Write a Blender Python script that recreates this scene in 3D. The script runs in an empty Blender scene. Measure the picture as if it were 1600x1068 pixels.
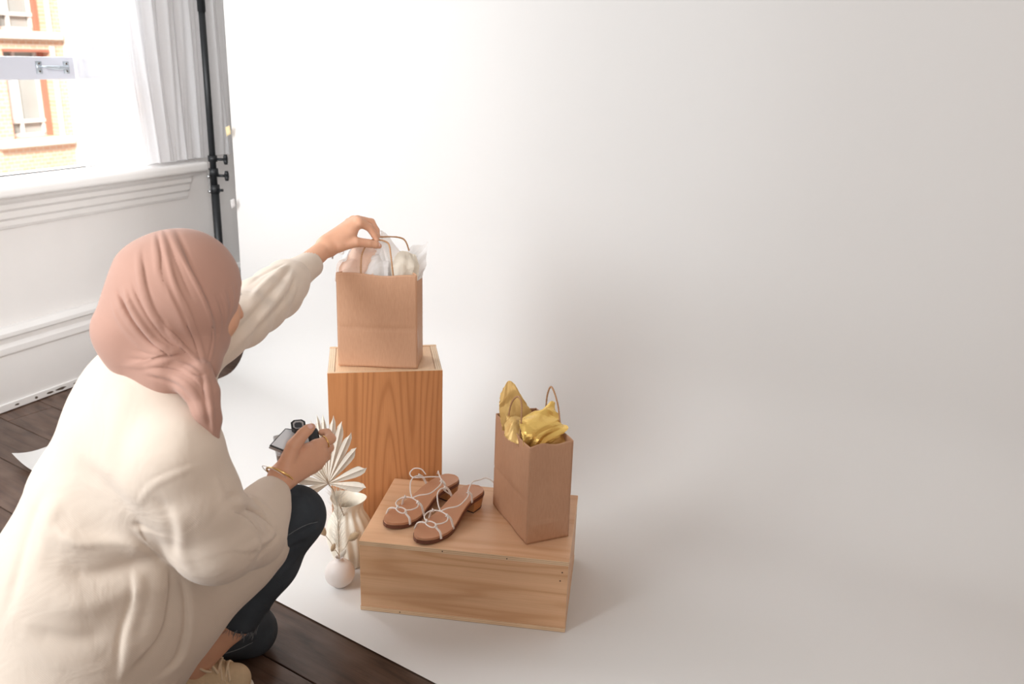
import bpy, bmesh, math, random
import numpy as np
from mathutils import Vector, Matrix
from mathutils.bvhtree import BVHTree

random.seed(7)
rng = np.random.default_rng(11)
scene = bpy.context.scene
COL = scene.collection
PI = math.pi

# ------------------------------------------------------------------ camera
FPX, CAMH = 1360.0, 1.316                     # focal length in pixels of the 1600x1068 frame, eye height
_up = np.array([140.0, 4116.0, FPX]); _up /= np.linalg.norm(_up)
_fw = np.array([0, 0, -1.0]); _fy = _fw - _fw.dot(_up) * _up; _fy /= np.linalg.norm(_fy)
RC = np.array([np.cross(_fy, _up), _fy, _up])  # world = RC @ camera axes
CAMP = np.array([0.0, 0.0, CAMH])
cam_data = bpy.data.cameras.new('camera_view')
cam_data.sensor_width = 36.0
cam_data.lens = FPX / 1600.0 * 36.0
cam_data.clip_start = 0.05
cam_data.clip_end = 200
cam_data.dof.use_dof = True
cam_data.dof.focus_distance = 2.15
cam_data.dof.aperture_fstop = 4.5
cam = bpy.data.objects.new('camera_view', cam_data)
COL.objects.link(cam)
M4 = Matrix([list(RC[0]) + [0], list(RC[1]) + [0], list(RC[2]) + [CAMH], [0, 0, 0, 1]])
cam.matrix_world = M4
scene.camera = cam

# ------------------------------------------------------------------ light
world = bpy.data.worlds.new('world'); scene.world = world
world.use_nodes = True
bg = world.node_tree.nodes['Background']
bg.inputs['Color'].default_value = (1.0, 0.925, 0.86, 1)
bg.inputs['Strength'].default_value = 0.40

def area_light(name, loc, target, sx, sy, power, color, spread=None):
    ld = bpy.data.lights.new(name, 'AREA'); ld.shape = 'RECTANGLE'
    ld.size = sx; ld.size_y = sy; ld.energy = power; ld.color = color
    o = bpy.data.objects.new(name, ld); COL.objects.link(o)
    if spread: ld.spread = math.radians(spread)
    o.location = loc
    o.rotation_euler = (Vector(target) - Vector(loc)).to_track_quat('-Z', 'Y').to_euler()
    return o
# the neighbouring tall studio windows in the same wall, towards and behind the camera
area_light('window_light', (-2.35, 0.45, 1.85), (-0.3, 2.6, 0.6), 1.5, 1.9, 68, (0.90, 0.955, 1.0))
# daylight pouring in through the window in view
area_light('window_daylight', (-2.35, 3.75, 2.15), (0.2, 2.4, 0.35), 1.2, 1.2, 36, (0.92, 0.965, 1.0))
# added lamp behind the photographer, brightens the window wall and curtain
area_light('rear_fill_light', (0.5, -2.0, 2.1), (-1.6, 3.75, 1.2), 1.2, 1.2, 5.0, (1.0, 0.96, 0.935), 36)
# the sun on the house across the street, falling over our own roof
area_light('street_sunlight', (-4.2, 5.2, 6.5), (-8.2, 11.5, 0.6), 2.5, 2.5, 2000, (1.0, 0.95, 0.88))

scene.view_settings.view_transform = 'Standard'
scene.view_settings.look = 'None'
scene.view_settings.exposure = 0.50
scene.view_settings.gamma = 1.0
scene.view_settings.use_curve_mapping = False

# ------------------------------------------------------------------ placing helpers
def ray(x, y):
    return RC @ np.array([x - 800.0, -(y - 534.0), -FPX])
def onz(x, y, z):
    d = ray(x, y); return CAMP + d * ((z - CAMH) / d[2])
def atY(x, y, Y):
    d = ray(x, y); return CAMP + d * (Y / d[1])
def cp(x, y, depth):
    return CAMP + ray(x, y) * (depth / FPX)
def norm(v):
    v = np.asarray(v, float); return v / np.linalg.norm(v)

# ------------------------------------------------------------------ object helpers
def tag(o, label=None, cat=None, group=None, kind=None):
    if label: o['label'] = label
    if cat: o['category'] = cat
    if group: o['group'] = group
    if kind: o['kind'] = kind
    return o
def thing(name, loc=(0, 0, 0), rz=0.0, label=None, cat=None, group=None, kind=None):
    o = bpy.data.objects.new(name, None); o.empty_display_size = 0.05
    COL.objects.link(o); o.location = loc; o.rotation_euler = (0, 0, rz)
    return tag(o, label, cat, group, kind)
def mesh_from(name, verts, faces, mats, smooth=True, mat_idx=None):
    me = bpy.data.meshes.new(name)
    me.from_pydata([tuple(map(float, v)) for v in verts], [], [tuple(int(i) for i in f) for f in faces])
    for m in (mats if isinstance(mats, (list, tuple)) else [mats]): me.materials.append(m)
    if mat_idx is not None:
        me.polygons.foreach_set('material_index', np.asarray(mat_idx, dtype=np.int32))
    if smooth:
        me.polygons.foreach_set('use_smooth', np.ones(len(me.polygons), dtype=bool))
    me.update()
    return me
def obj(name, verts, faces, mats, parent=None, smooth=True, mat_idx=None, world_space=False):
    """one mesh object; with world_space the vertices are given in the room and moved under the parent"""
    if world_space and parent is not None:
        inv = parent_inv(parent)
        verts = [inv @ Vector(v) for v in verts]
    o = bpy.data.objects.new(name, mesh_from(name, verts, faces, mats, smooth, mat_idx))
    COL.objects.link(o)
    if parent is not None: o.parent = parent
    return o
def parent_inv(p):
    m = Matrix.LocRotScale(p.location, p.rotation_euler, None)
    while p.parent:
        p = p.parent
        m = Matrix.LocRotScale(p.location, p.rotation_euler, None) @ m
    return m.inverted()
def recalc(o):
    bm = bmesh.new(); bm.from_mesh(o.data); bmesh.ops.recalc_face_normals(bm, faces=bm.faces)
    bm.to_mesh(o.data); bm.free(); return o
def bevel(o, w, seg=2, angle=0.6):
    m = o.modifiers.new('bevel', 'BEVEL'); m.width = w; m.segments = seg
    m.limit_method = 'ANGLE'; m.angle_limit = angle
    m.harden_normals = False
    return o
def box_geo(x0, x1, y0, y1, z0, z1):
    v = [(x0,y0,z0),(x1,y0,z0),(x1,y1,z0),(x0,y1,z0),(x0,y0,z1),(x1,y0,z1),(x1,y1,z1),(x0,y1,z1)]
    f = [(0,3,2,1),(4,5,6,7),(0,1,5,4),(1,2,6,5),(2,3,7,6),(3,0,4,7)]
    return v, f
def boxes(name, lst, mats, parent=None, bev=0.0, idx=None, smooth=False):
    V, F = [], []
    for b in lst:
        v, f = box_geo(*b); n = len(V); V += v; F += [tuple(i + n for i in q) for q in f]
    o = obj(name, V, F, mats, parent, smooth=smooth, mat_idx=idx)
    if bev: bevel(o, bev)
    return o
def tube_geo(pts, rad, seg=8, closed=False, caps=True):
    P = np.asarray(pts, float); n = len(P)
    R = np.full(n, rad) if np.isscalar(rad) else np.asarray(rad, float)
    T = np.zeros_like(P)
    if closed:
        T = np.roll(P, -1, 0) - np.roll(P, 1, 0)
    else:
        T[1:-1] = P[2:] - P[:-2]; T[0] = P[1] - P[0]; T[-1] = P[-1] - P[-2]
    T /= np.linalg.norm(T, axis=1)[:, None] + 1e-12
    ref = np.array([0, 0, 1.0]) if abs(T[0][2]) < 0.9 else np.array([1.0, 0, 0])
    N = ref - T[0] * ref.dot(T[0]); N /= np.linalg.norm(N)
    V = []
    for i in range(n):
        N = N - T[i] * N.dot(T[i]); N /= np.linalg.norm(N) + 1e-12
        B = np.cross(T[i], N)
        for k in range(seg):
            a = 2 * PI * k / seg
            V.append(P[i] + R[i] * (math.cos(a) * N + math.sin(a) * B))
    F = []
    m = n if closed else n - 1
    for i in range(m):
        j = (i + 1) % n
        for k in range(seg):
            l = (k + 1) % seg
            F.append((i*seg+k, i*seg+l, j*seg+l, j*seg+k))
    if caps and not closed:
        F.append(tuple(range(seg - 1, -1, -1))); F.append(tuple((n-1)*seg + k for k in range(seg)))
    return V, F
def spline(pts, n=8, closed=False):
    P = np.asarray(pts, float); out = []
    m = len(P)
    rngi = range(m) if closed else range(m - 1)
    for i in rngi:
        if closed:
            p0, p1, p2, p3 = P[(i-1) % m], P[i], P[(i+1) % m], P[(i+2) % m]
        else:
            p1, p2 = P[i], P[i+1]
            p0 = P[i-1] if i > 0 else 2*p1 - p2
            p3 = P[i+2] if i + 2 < m else 2*p2 - p1
        for k in range(n):
            t = k / n
            out.append(0.5*((2*p1) + (-p0+p2)*t + (2*p0-5*p1+4*p2-p3)*t*t + (-p0+3*p1-3*p2+p3)*t**3))
    if not closed: out.append(P[-1])
    return np.array(out)
def join_geo(gs):
    V, F = [], []
    for v, f in gs:
        n = len(V); V += list(v); F += [tuple(i + n for i in q) for q in f]
    return V, F
def tube(name, pts, rad, mat, parent=None, seg=8, closed=False, n=8, world_space=False, smooth_curve=True):
    P = spline(pts, n, closed) if smooth_curve else np.asarray(pts, float)
    if not np.isscalar(rad) and len(rad) != len(P):
        rad = np.interp(np.linspace(0, 1, len(P)), np.linspace(0, 1, len(rad)), rad)
    v, f = tube_geo(P, rad, seg, closed)
    return obj(name, v, f, mat, parent, world_space=world_space)
def lathe_geo(prof, seg=48, mod=None):
    V, F = [], []
    n = len(prof)
    for i, (r, z) in enumerate(prof):
        for k in range(seg):
            a = 2*PI*k/seg
            rr, zz = (r, z) if mod is None else mod(r, z, a, i)
            V.append((rr*math.cos(a), rr*math.sin(a), zz))
    for i in range(n - 1):
        for k in range(seg):
            l = (k+1) % seg
            F.append((i*seg+k, i*seg+l, (i+1)*seg+l, (i+1)*seg+k))
    return V, F
def grid_geo(nu, nv, fn):
    V = [fn(i/(nu-1), j/(nv-1)) for j in range(nv) for i in range(nu)]
    F = [(j*nu+i, j*nu+i+1, (j+1)*nu+i+1, (j+1)*nu+i) for j in range(nv-1) for i in range(nu-1)]
    return V, F
def solid(o, t, offset=0.0):
    m = o.modifiers.new('thickness', 'SOLIDIFY'); m.thickness = t; m.offset = offset; return o

# ------------------------------------------------------------------ materials
def new_mat(name):
    m = bpy.data.materials.new(name); m.use_nodes = True
    nt = m.node_tree; b = nt.nodes['Principled BSDF']
    return m, nt, b
def N(nt, typ, **kw):
    n = nt.nodes.new(typ)
    for k, v in kw.items(): setattr(n, k, v)
    return n
def L(nt, a, b): nt.links.new(a, b)
def plain(name, col, rough=0.6, metal=0.0, var=0.06, scale=12.0, bump=0.0, bscale=60.0, spec=0.4, sss=0.0, sheen=0.0, trans=0.0):
    """a base colour with soft procedural mottling and optional fine relief"""
    m, nt, b = new_mat(name)
    tc = N(nt, 'ShaderNodeTexCoord')
    no = N(nt, 'ShaderNodeTexNoise'); no.inputs['Scale'].default_value = scale; no.inputs['Detail'].default_value = 4
    L(nt, tc.outputs['Object'], no.inputs['Vector'])
    mx = N(nt, 'ShaderNodeMixRGB'); mx.inputs[1].default_value = tuple(c*(1-var) for c in col) + (1,)
    mx.inputs[2].default_value = tuple(min(1, c*(1+var)) for c in col) + (1,)
    L(nt, no.outputs['Fac'], mx.inputs[0]); L(nt, mx.outputs[0], b.inputs['Base Color'])
    b.inputs['Roughness'].default_value = rough; b.inputs['Metallic'].default_value = metal
    b.inputs['Specular IOR Level'].default_value = spec
    if sss:
        b.inputs['Subsurface Weight'].default_value = sss
        b.inputs['Subsurface Radius'].default_value = (0.012, 0.005, 0.003)
    if sheen:
        b.inputs['Sheen Weight'].default_value = sheen; b.inputs['Sheen Roughness'].default_value = 0.5
    if bump:
        n2 = N(nt, 'ShaderNodeTexNoise'); n2.inputs['Scale'].default_value = bscale; n2.inputs['Detail'].default_value = 6
        L(nt, tc.outputs['Object'], n2.inputs['Vector'])
        bp = N(nt, 'ShaderNodeBump'); bp.inputs['Strength'].default_value = bump; bp.inputs['Distance'].default_value = 0.002
        L(nt, n2.outputs['Fac'], bp.inputs['Height']); L(nt, bp.outputs[0], b.inputs['Normal'])
    return m
def wood(name, light, mid, dark, grain, ring=9.0, rough=0.5, seed=0.0, contrast=1.0, base_scale=3.0):
    """timber whose figure is the contour lines of a noise stretched along the grain"""
    m, nt, b = new_mat(name)
    tc = N(nt, 'ShaderNodeTexCoord')
    mp = N(nt, 'ShaderNodeMapping'); mp.inputs['Scale'].default_value = grain
    mp.inputs['Location'].default_value = (seed, seed*0.7, seed*1.3)
    L(nt, tc.outputs['Object'], mp.inputs['Vector'])
    n1 = N(nt, 'ShaderNodeTexNoise'); n1.inputs['Scale'].default_value = base_scale; n1.inputs['Detail'].default_value = 1.5
    n1.inputs['Roughness'].default_value = 0.4
    L(nt, mp.outputs[0], n1.inputs['Vector'])
    ml = N(nt, 'ShaderNodeMath', operation='MULTIPLY'); ml.inputs[1].default_value = ring*6.283
    L(nt, n1.outputs['Fac'], ml.inputs[0])
    sn = N(nt, 'ShaderNodeMath', operation='SINE'); L(nt, ml.outputs[0], sn.inputs[0])
    pw = N(nt, 'ShaderNodeMapRange'); pw.inputs['From Min'].default_value = -1; pw.inputs['From Max'].default_value = 1
    L(nt, sn.outputs[0], pw.inputs['Value'])
    rp = N(nt, 'ShaderNodeValToRGB'); e = rp.color_ramp.elements
    e[0].position = 0.0; e[0].color = light + (1,); e[1].position = 1.0; e[1].color = mid + (1,)
    k = e.new(0.72); k.color = tuple((a*0.7+c*0.3) for a, c in zip(light, mid)) + (1,)
    k = e.new(0.93); k.color = tuple((a*0.25+c*0.75) for a, c in zip(light, mid)) + (1,)
    L(nt, pw.outputs[0], rp.inputs[0])
    mp2 = N(nt, 'ShaderNodeMapping'); mp2.inputs['Scale'].default_value = tuple(g*g*1.0 if g > 1 else g*1.2 for g in grain)
    L(nt, tc.outputs['Object'], mp2.inputs['Vector'])
    n2 = N(nt, 'ShaderNodeTexNoise'); n2.inputs['Scale'].default_value = 22; n2.inputs['Detail'].default_value = 5
    L(nt, mp2.outputs[0], n2.inputs['Vector'])
    r2 = N(nt, 'ShaderNodeMapRange'); r2.inputs['From Min'].default_value = 0.45; r2.inputs['From Max'].default_value = 0.75
    r2.inputs['To Max'].default_value = 0.35*contrast
    L(nt, n2.outputs['Fac'], r2.inputs['Value'])
    mx = N(nt, 'ShaderNodeMixRGB'); mx.inputs[2].default_value = dark + (1,)
    L(nt, r2.outputs[0], mx.inputs[0]); L(nt, rp.outputs[0], mx.inputs[1])
    n3 = N(nt, 'ShaderNodeTexNoise'); n3.inputs['Scale'].default_value = 4.0; L(nt, mp.outputs[0], n3.inputs['Vector'])
    hs = N(nt, 'ShaderNodeHueSaturation'); r3 = N(nt, 'ShaderNodeMapRange')
    r3.inputs['To Min'].default_value = 0.88; r3.inputs['To Max'].default_value = 1.12
    L(nt, n3.outputs['Fac'], r3.inputs['Value']); L(nt, r3.outputs[0], hs.inputs['Value']); L(nt, mx.outputs[0], hs.inputs['Color'])
    L(nt, hs.outputs[0], b.inputs['Base Color'])
    b.inputs['Roughness'].default_value = rough; b.inputs['Specular IOR Level'].default_value = 0.35
    return m
def ply_edge(name, axis, c1, c2, freq):
    """plywood seen end-on: thin alternating plies across the panel's thickness"""
    m, nt, b = new_mat(name)
    tc = N(nt, 'ShaderNodeTexCoord'); sp = N(nt, 'ShaderNodeSeparateXYZ'); L(nt, tc.outputs['Object'], sp.inputs[0])
    ml = N(nt, 'ShaderNodeMath', operation='MULTIPLY'); ml.inputs[1].default_value = freq*6.283
    L(nt, sp.outputs[axis], ml.inputs[0])
    sn = N(nt, 'ShaderNodeMath', operation='SINE'); L(nt, ml.outputs[0], sn.inputs[0])
    mr = N(nt, 'ShaderNodeMapRange'); mr.inputs['From Min'].default_value = 0.2; mr.inputs['From Max'].default_value = 0.9
    L(nt, sn.outputs[0], mr.inputs['Value'])
    no = N(nt, 'ShaderNodeTexNoise'); no.inputs['Scale'].default_value = 25; L(nt, tc.outputs['Object'], no.inputs['Vector'])
    mu = N(nt, 'ShaderNodeMath', operation='MULTIPLY'); L(nt, mr.outputs[0], mu.inputs[0]); L(nt, no.outputs['Fac'], mu.inputs[1])
    mx = N(nt, 'ShaderNodeMixRGB'); mx.inputs[1].default_value = c1 + (1,); mx.inputs[2].default_value = c2 + (1,)
    L(nt, mu.outputs[0], mx.inputs[0]); L(nt, mx.outputs[0], b.inputs['Base Color'])
    b.inputs['Roughness'].default_value = 0.6
    return m
def thin_cloth(name, col, transp, transl, rough=0.7, var=0.05, scale=30, spec=0.3):
    """sheer cloth or tissue: partly lets light pass, partly scatters it through"""
    m, nt, b = new_mat(name)
    out = nt.nodes['Material Output']
    tc = N(nt, 'ShaderNodeTexCoord'); no = N(nt, 'ShaderNodeTexNoise'); no.inputs['Scale'].default_value = scale
    L(nt, tc.outputs['Object'], no.inputs['Vector'])
    mx = N(nt, 'ShaderNodeMixRGB'); mx.inputs[1].default_value = tuple(c*(1-var) for c in col)+(1,); mx.inputs[2].default_value = tuple(min(1, c*(1+var)) for c in col)+(1,)
    L(nt, no.outputs['Fac'], mx.inputs[0]); L(nt, mx.outputs[0], b.inputs['Base Color'])
    b.inputs['Roughness'].default_value = rough; b.inputs['Specular IOR Level'].default_value = spec
    tr = N(nt, 'ShaderNodeBsdfTranslucent'); L(nt, mx.outputs[0], tr.inputs['Color'])
    tp = N(nt, 'ShaderNodeBsdfTransparent')
    s1 = N(nt, 'ShaderNodeMixShader'); s1.inputs[0].default_value = transl
    L(nt, b.outputs[0], s1.inputs[1]); L(nt, tr.outputs[0], s1.inputs[2])
    s2 = N(nt, 'ShaderNodeMixShader'); s2.inputs[0].default_value = transp
    L(nt, s1.outputs[0], s2.inputs[1]); L(nt, tp.outputs[0], s2.inputs[2])
    L(nt, s2.outputs[0], out.inputs['Surface'])
    return m
# ================================================================== the room
TH = math.atan2(0.910, 0.414)                 # direction of the window wall
W0 = np.array([-1.895, 2.975, 0.0]); DW = np.array([0.414, 0.910, 0.0]); NW = np.array([0.910, -0.414, 0.0])
M_wall = plain('old_white_paint', (0.88, 0.86, 0.845), 0.55, var=0.035, scale=5, bump=0.25, bscale=14)
M_trim = plain('glossy_white_paint', (0.89, 0.875, 0.86), 0.4, var=0.03, scale=9, bump=0.12, bscale=30)
M_chip = plain('bare_old_wood', (0.10, 0.075, 0.055), 0.8, var=0.3, scale=60)
M_plank = wood('dark_stained_oak', (0.105, 0.058, 0.038), (0.060, 0.032, 0.021), (0.018, 0.010, 0.007), (0.5, 6.0, 6.0), ring=5, rough=0.30, contrast=1.8)
M_gap = plain('dark_floor_joint', (0.012, 0.008, 0.006), 0.9)
# wear: greyish scuffs in the plank finish
def scuff(m):
    nt = m.node_tree; b = nt.nodes['Principled BSDF']; src = b.inputs['Base Color'].links[0].from_socket
    tc = N(nt, 'ShaderNodeTexCoord'); mp = N(nt, 'ShaderNodeMapping'); mp.inputs['Scale'].default_value = (2.2, 7, 7)
    L(nt, tc.outputs['Object'], mp.inputs['Vector'])
    no = N(nt, 'ShaderNodeTexNoise'); no.inputs['Scale'].default_value = 3.0; no.inputs['Detail'].default_value = 7
    L(nt, mp.outputs[0], no.inputs['Vector'])
    mr = N(nt, 'ShaderNodeMapRange'); mr.inputs['From Min'].default_value = 0.42; mr.inputs['From Max'].default_value = 0.72; mr.inputs['To Max'].default_value = 0.75
    L(nt, no.outputs['Fac'], mr.inputs['Value'])
    mx = N(nt, 'ShaderNodeMixRGB'); mx.inputs[2].default_value = (0.165, 0.108, 0.082, 1)
    L(nt, mr.outputs[0], mx.inputs[0]); L(nt, src, mx.inputs[1]); L(nt, mx.outputs[0], b.inputs['Base Color'])
    oi = N(nt, 'ShaderNodeObjectInfo'); hv = N(nt, 'ShaderNodeHueSaturation'); m2 = N(nt, 'ShaderNodeMapRange')
    m2.inputs['To Min'].default_value = 0.72; m2.inputs['To Max'].default_value = 1.25
    L(nt, oi.outputs['Random'], m2.inputs['Value']); L(nt, m2.outputs[0], hv.inputs['Value']); L(nt, mx.outputs[0], hv.inputs['Color'])
    L(nt, hv.outputs[0], b.inputs['Base Color'])
    bp = N(nt, 'ShaderNodeBump'); bp.inputs['Strength'].default_value = 0.35; bp.inputs['Distance'].default_value = 0.003
    L(nt, no.outputs['Fac'], bp.inputs['Height']); L(nt, bp.outputs[0], b.inputs['Normal'])
scuff(M_plank)

# floor: sub-floor slab with every plank laid on it
PA = math.radians(-33.0)
floor = thing('floor', (-0.2, 2.0, 0), PA, label='dark brown worn wooden plank floor', kind='structure')
boxes('subfloor', [(-3.4, 3.4, -3.0, 3.2, -0.06, -0.022)], M_gap, floor)
PWID = 0.168
pl_mesh = {}
for r in range(-17, 19):
    x = -3.4 - random.random()*1.2; y0 = r*PWID + 0.03
    while x < 3.4:
        ln = random.choice((1.2, 1.5, 1.8))
        if ln not in pl_mesh:
            v, f = box_geo(0.0012, ln-0.0012, 0.0014, PWID-0.0014, -0.022, -0.003)
            pl_mesh[ln] = mesh_from('plank', v, f, M_plank, smooth=False)
        if x + ln > -3.4:
            o = bpy.data.objects.new('plank', pl_mesh[ln]); COL.objects.link(o); o.parent = floor
            o.location = (x, y0, 0); bevel(o, 0.0012, 1)
        x += ln

# wall with the window: local x runs along the wall, local y goes outdoors
OX0, OX1, OZ0, OZ1 = -0.62, 0.80, 0.80, 2.30
wall = thing('wall_left', tuple(W0), TH, label='white painted panelled wall around the window', kind='structure')
boxes('wall_panel', [(-1.3, OX0, 0, 0.30, 0, 2.7), (OX1, 1.95, 0, 0.30, 0, 2.7), (OX0, OX1, 0, 0.30, 0, OZ0), (OX0, OX1, 0, 0.30, OZ1, 2.7)], M_wall, wall)
def prof_strip(name, prof, x0, x1, mat, parent, bev=0.002, n=1, wob=0.0):
    """a moulding: profile of (out from wall, z) points run along the wall"""
    V, F = [], []
    k = len(prof); xs = np.linspace(x0, x1, n+1)
    for x in xs:
        w = wob*math.sin(x*3.1)+wob*0.6*math.sin(x*7.7+1)
        for (o_, z) in prof: V.append((x, -(o_+w if o_ > 0 else o_), z))
    for i in range(n):
        for j in range(k-1): F.append((i*k+j, (i+1)*k+j, (i+1)*k+j+1, i*k+j+1))
    F.append(tuple(range(k))); F.append(tuple(n*k + j for j in reversed(range(k))))
    o = obj(name, V, F, mat, parent, smooth=False); recalc(o)
    if bev: bevel(o, bev, 2)
    return o
t = tag(prof_strip('baseboard_left', [(0,0),(0.028,0),(0.028,0.205),(0.034,0.212),(0.034,0.235),(0.026,0.25),(0.026,0.268),(0.040,0.276),(0.040,0.292),(0.018,0.306),(0,0.306)], -1.3, 1.95, M_trim, None, n=12, wob=0.0015), 'tall white moulded baseboard with chipped lower edge', kind='structure')
t.location = tuple(W0); t.rotation_euler = (0, 0, TH)
# chips of paint knocked off the lower edge, and the pale shoe strip
boxes('shoe_strip', [(-1.3, 1.95, -0.036, -0.028, 0, 0.028)], M_trim, t, bev=0.002)
for (cx, cw, ch) in ((0.045, 0.02, 0.006), (0.125, 0.012, 0.01), (0.185, 0.035, 0.007), (0.235, 0.05, 0.009), (0.30, 0.02, 0.005), (-0.06, 0.03, 0.008)):
    pv = []
    m = 9
    for q in range(m):
        a = 2*PI*q/m; rr = 0.7+0.5*random.random()
        pv.append((cx+math.cos(a)*cw*0.5*rr, -0.0368, 0.013+math.sin(a)*ch*0.55*rr))
    obj('paint_chip', pv+[(p[0], -0.0355, p[2]) for p in pv], [tuple(range(m))]+[(q, (q+1) % m, m+(q+1) % m, m+q) for q in range(m)], M_chip, t, smooth=False)
t2 = tag(prof_strip('trim_1', [(0,0.66),(0.012,0.66),(0.018,0.672),(0.018,0.690),(0.030,0.700),(0.030,0.724),(0.044,0.735),(0.044,0.752),(0.060,0.766),(0.060,0.785),(0,0.785)], -1.3, 1.0, M_trim, None), 'stepped white apron moulding under the window sill', kind='structure')
t2.location = tuple(W0); t2.rotation_euler = (0, 0, TH)
t3 = tag(boxes('trim_2', [(-1.3, 1.03, -0.125, 0.12, 0.786, 0.826)], M_trim), 'thick white window sill board', kind='structure')
bevel(t3, 0.014, 4); t3.location = tuple(W0); t3.rotation_euler = (0, 0, TH)
# window: casing, raised lower sash with its lift handle, panes
win = thing('window_1', tuple(W0), TH, label='white painted sash window with the lower sash raised', kind='structure')
M_sash = plain('shaded_sash_paint', (0.56, 0.575, 0.64), 0.45, var=0.03)  # shade on the sash put into its colour as blue-grey
boxes('jamb', [(OX1-0.03, OX1, 0.0, 0.28, OZ0, OZ1)], M_trim, win, bev=0.003)
boxes('jamb', [(OX0, OX0+0.03, 0.0, 0.28, OZ0, OZ1)], M_trim, win, bev=0.003)
boxes('stop_bead', [(OX1-0.05, OX1-0.03, 0.06, 0.085, OZ0+.026, OZ1)], M_trim, win, bev=0.003)
boxes('parting_bead', [(OX1-0.048, OX1-0.03, 0.13, 0.145, OZ0+.026, OZ1)], M_trim, win, bev=0.002)
boxes('head', [(OX0, OX1, 0.0, 0.28, OZ1-0.03, OZ1)], M_trim, win)
boxes('outer_sill', [(OX0, OX1, 0.12, 0.36, 0.760, 0.800)], M_trim, win)
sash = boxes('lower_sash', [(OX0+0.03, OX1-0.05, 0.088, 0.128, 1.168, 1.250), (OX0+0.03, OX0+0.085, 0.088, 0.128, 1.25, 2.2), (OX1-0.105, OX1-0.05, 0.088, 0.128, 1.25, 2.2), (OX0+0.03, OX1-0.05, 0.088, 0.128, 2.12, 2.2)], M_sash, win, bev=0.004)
M_glass, nt_, b_ = new_mat('window_glass')
b_.inputs['Transmission Weight'].default_value = 1.0; b_.inputs['Roughness'].default_value = 0.0; b_.inputs['IOR'].default_value = 1.01
_no = N(nt_, 'ShaderNodeTexNoise'); _no.inputs['Scale'].default_value = 3
_mr = N(nt_, 'ShaderNodeMapRange'); _mr.inputs['To Min'].default_value = 0.0; _mr.inputs['To Max'].default_value = 0.01
L(nt_, _no.outputs['Fac'], _mr.inputs['Value']); L(nt_, _mr.outputs[0], b_.inputs['Roughness'])
boxes('pane', [(OX0+0.08, OX1-0.10, 0.106, 0.110, 1.245, 2.125)], M_glass, win)
M_metal = plain('worn_nickel', (0.42, 0.46, 0.50), 0.38, metal=0.7, var=0.1, scale=40)
hx0, hx1, hz = 0.405, 0.545, 1.212
hv = [box_geo(hx0, hx0+0.022, 0.083, 0.088, hz-0.022, hz+0.022), box_geo(hx1-0.022, hx1, 0.083, 0.088, hz-0.022, hz+0.022)]
hv.append(tube_geo(spline([(hx0+0.011, 0.086, hz+0.004), (hx0+0.022, 0.062, hz+0.003), (0.5*(hx0+hx1), 0.052, hz), (hx1-0.022, 0.062, hz+0.003), (hx1-0.011, 0.086, hz+0.004)], 8), np.interp(np.linspace(0, 1, 33), [0, .2, .5, .8, 1], [.004, .004, .008, .004, .004]), 10))
hd = obj('sash_handle', *join_geo(hv), M_metal, win, smooth=True)
hd['label'] = 'worn metal lift handle with screw plates'
for (sx, sz) in ((hx0+.011, hz-.014), (hx0+.011, hz+.014), (hx1-.011, hz-.014), (hx1-.011, hz+.014)):
    v, f = lathe_geo([(0.0, .0025), (.003, .002), (.0036, 0)], 10)
    obj('screw', [(sx+p[0], 0.083-p[2], sz+p[1]) for p in v], f, M_chip, hd)

# wall behind the paper backdrop
EX = norm([0.900, -0.436, 0]); EY = norm([-0.436, -0.900, 0])      # along the backdrop, and towards the room
PB = np.array([-1.089, 3.49, 0.0]) - 0.055*EX
bw = tag(boxes('wall_back', [(-0.52, 3.40, 0.75, 0.9, 0, 2.9)], M_wall), 'plain white wall behind the paper backdrop', kind='structure')
bw.location = tuple(PB); bw.rotation_euler = (0, 0, math.atan2(EX[1], EX[0]))

# unseen side wall, added to block light and darken the backdrop's right end
wr = tag(boxes('wall_right_shade', [(3.26, 3.40, -2.6, 0.74, 0, 2.9)], plain('tan_shade_wall', (0.42, 0.33, 0.27), 0.8, var=0.1)), 'tan unseen side wall added to shade the end of the backdrop', kind='structure')
wr.location = tuple(PB); wr.rotation_euler = (0, 0, math.atan2(EX[1], EX[0]))

# ------------------------------------------------------------------ house across the street
M_brick, nt_, b_ = new_mat('sunlit_pale_brick')
_tc = N(nt_, 'ShaderNodeTexCoord'); _mp = N(nt_, 'ShaderNodeMapping'); _mp.inputs['Rotation'].default_value = (PI/2, 0, 0)
L(nt_, _tc.outputs['Object'], _mp.inputs['Vector'])
_br = N(nt_, 'ShaderNodeTexBrick'); _br.inputs['Scale'].default_value = 4.5
_br.inputs['Color1'].default_value = (0.78, 0.46, 0.32, 1); _br.inputs['Color2'].default_value = (0.84, 0.56, 0.42, 1); _br.inputs['Mortar'].default_value = (0.85, 0.76, 0.68, 1)
L(nt_, _mp.outputs[0], _br.inputs['Vector']); L(nt_, _br.outputs[0], b_.inputs['Base Color'])
b_.inputs['Roughness'].default_value = 0.9
M_stone = plain('pale_stone_trim', (0.86, 0.80, 0.74), 0.8, var=0.04)
M_redwood = plain('red_window_frame', (0.50, 0.20, 0.14), 0.6, var=0.1)
M_winwhite = plain('white_window_paint', (0.86, 0.84, 0.82), 0.5, var=0.03)
M_roompane = plain('grey_window_pane', (0.42, 0.43, 0.42), 0.15, var=0.15, scale=2)
M_blind = plain('white_roller_blind', (0.92, 0.92, 0.92), 0.7, var=0.02)
FO = 9.0
house = thing('brick_house', tuple(W0 - NW*FO), TH, label='sunlit pale brick house front across the street', cat='building')
wins = []
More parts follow.
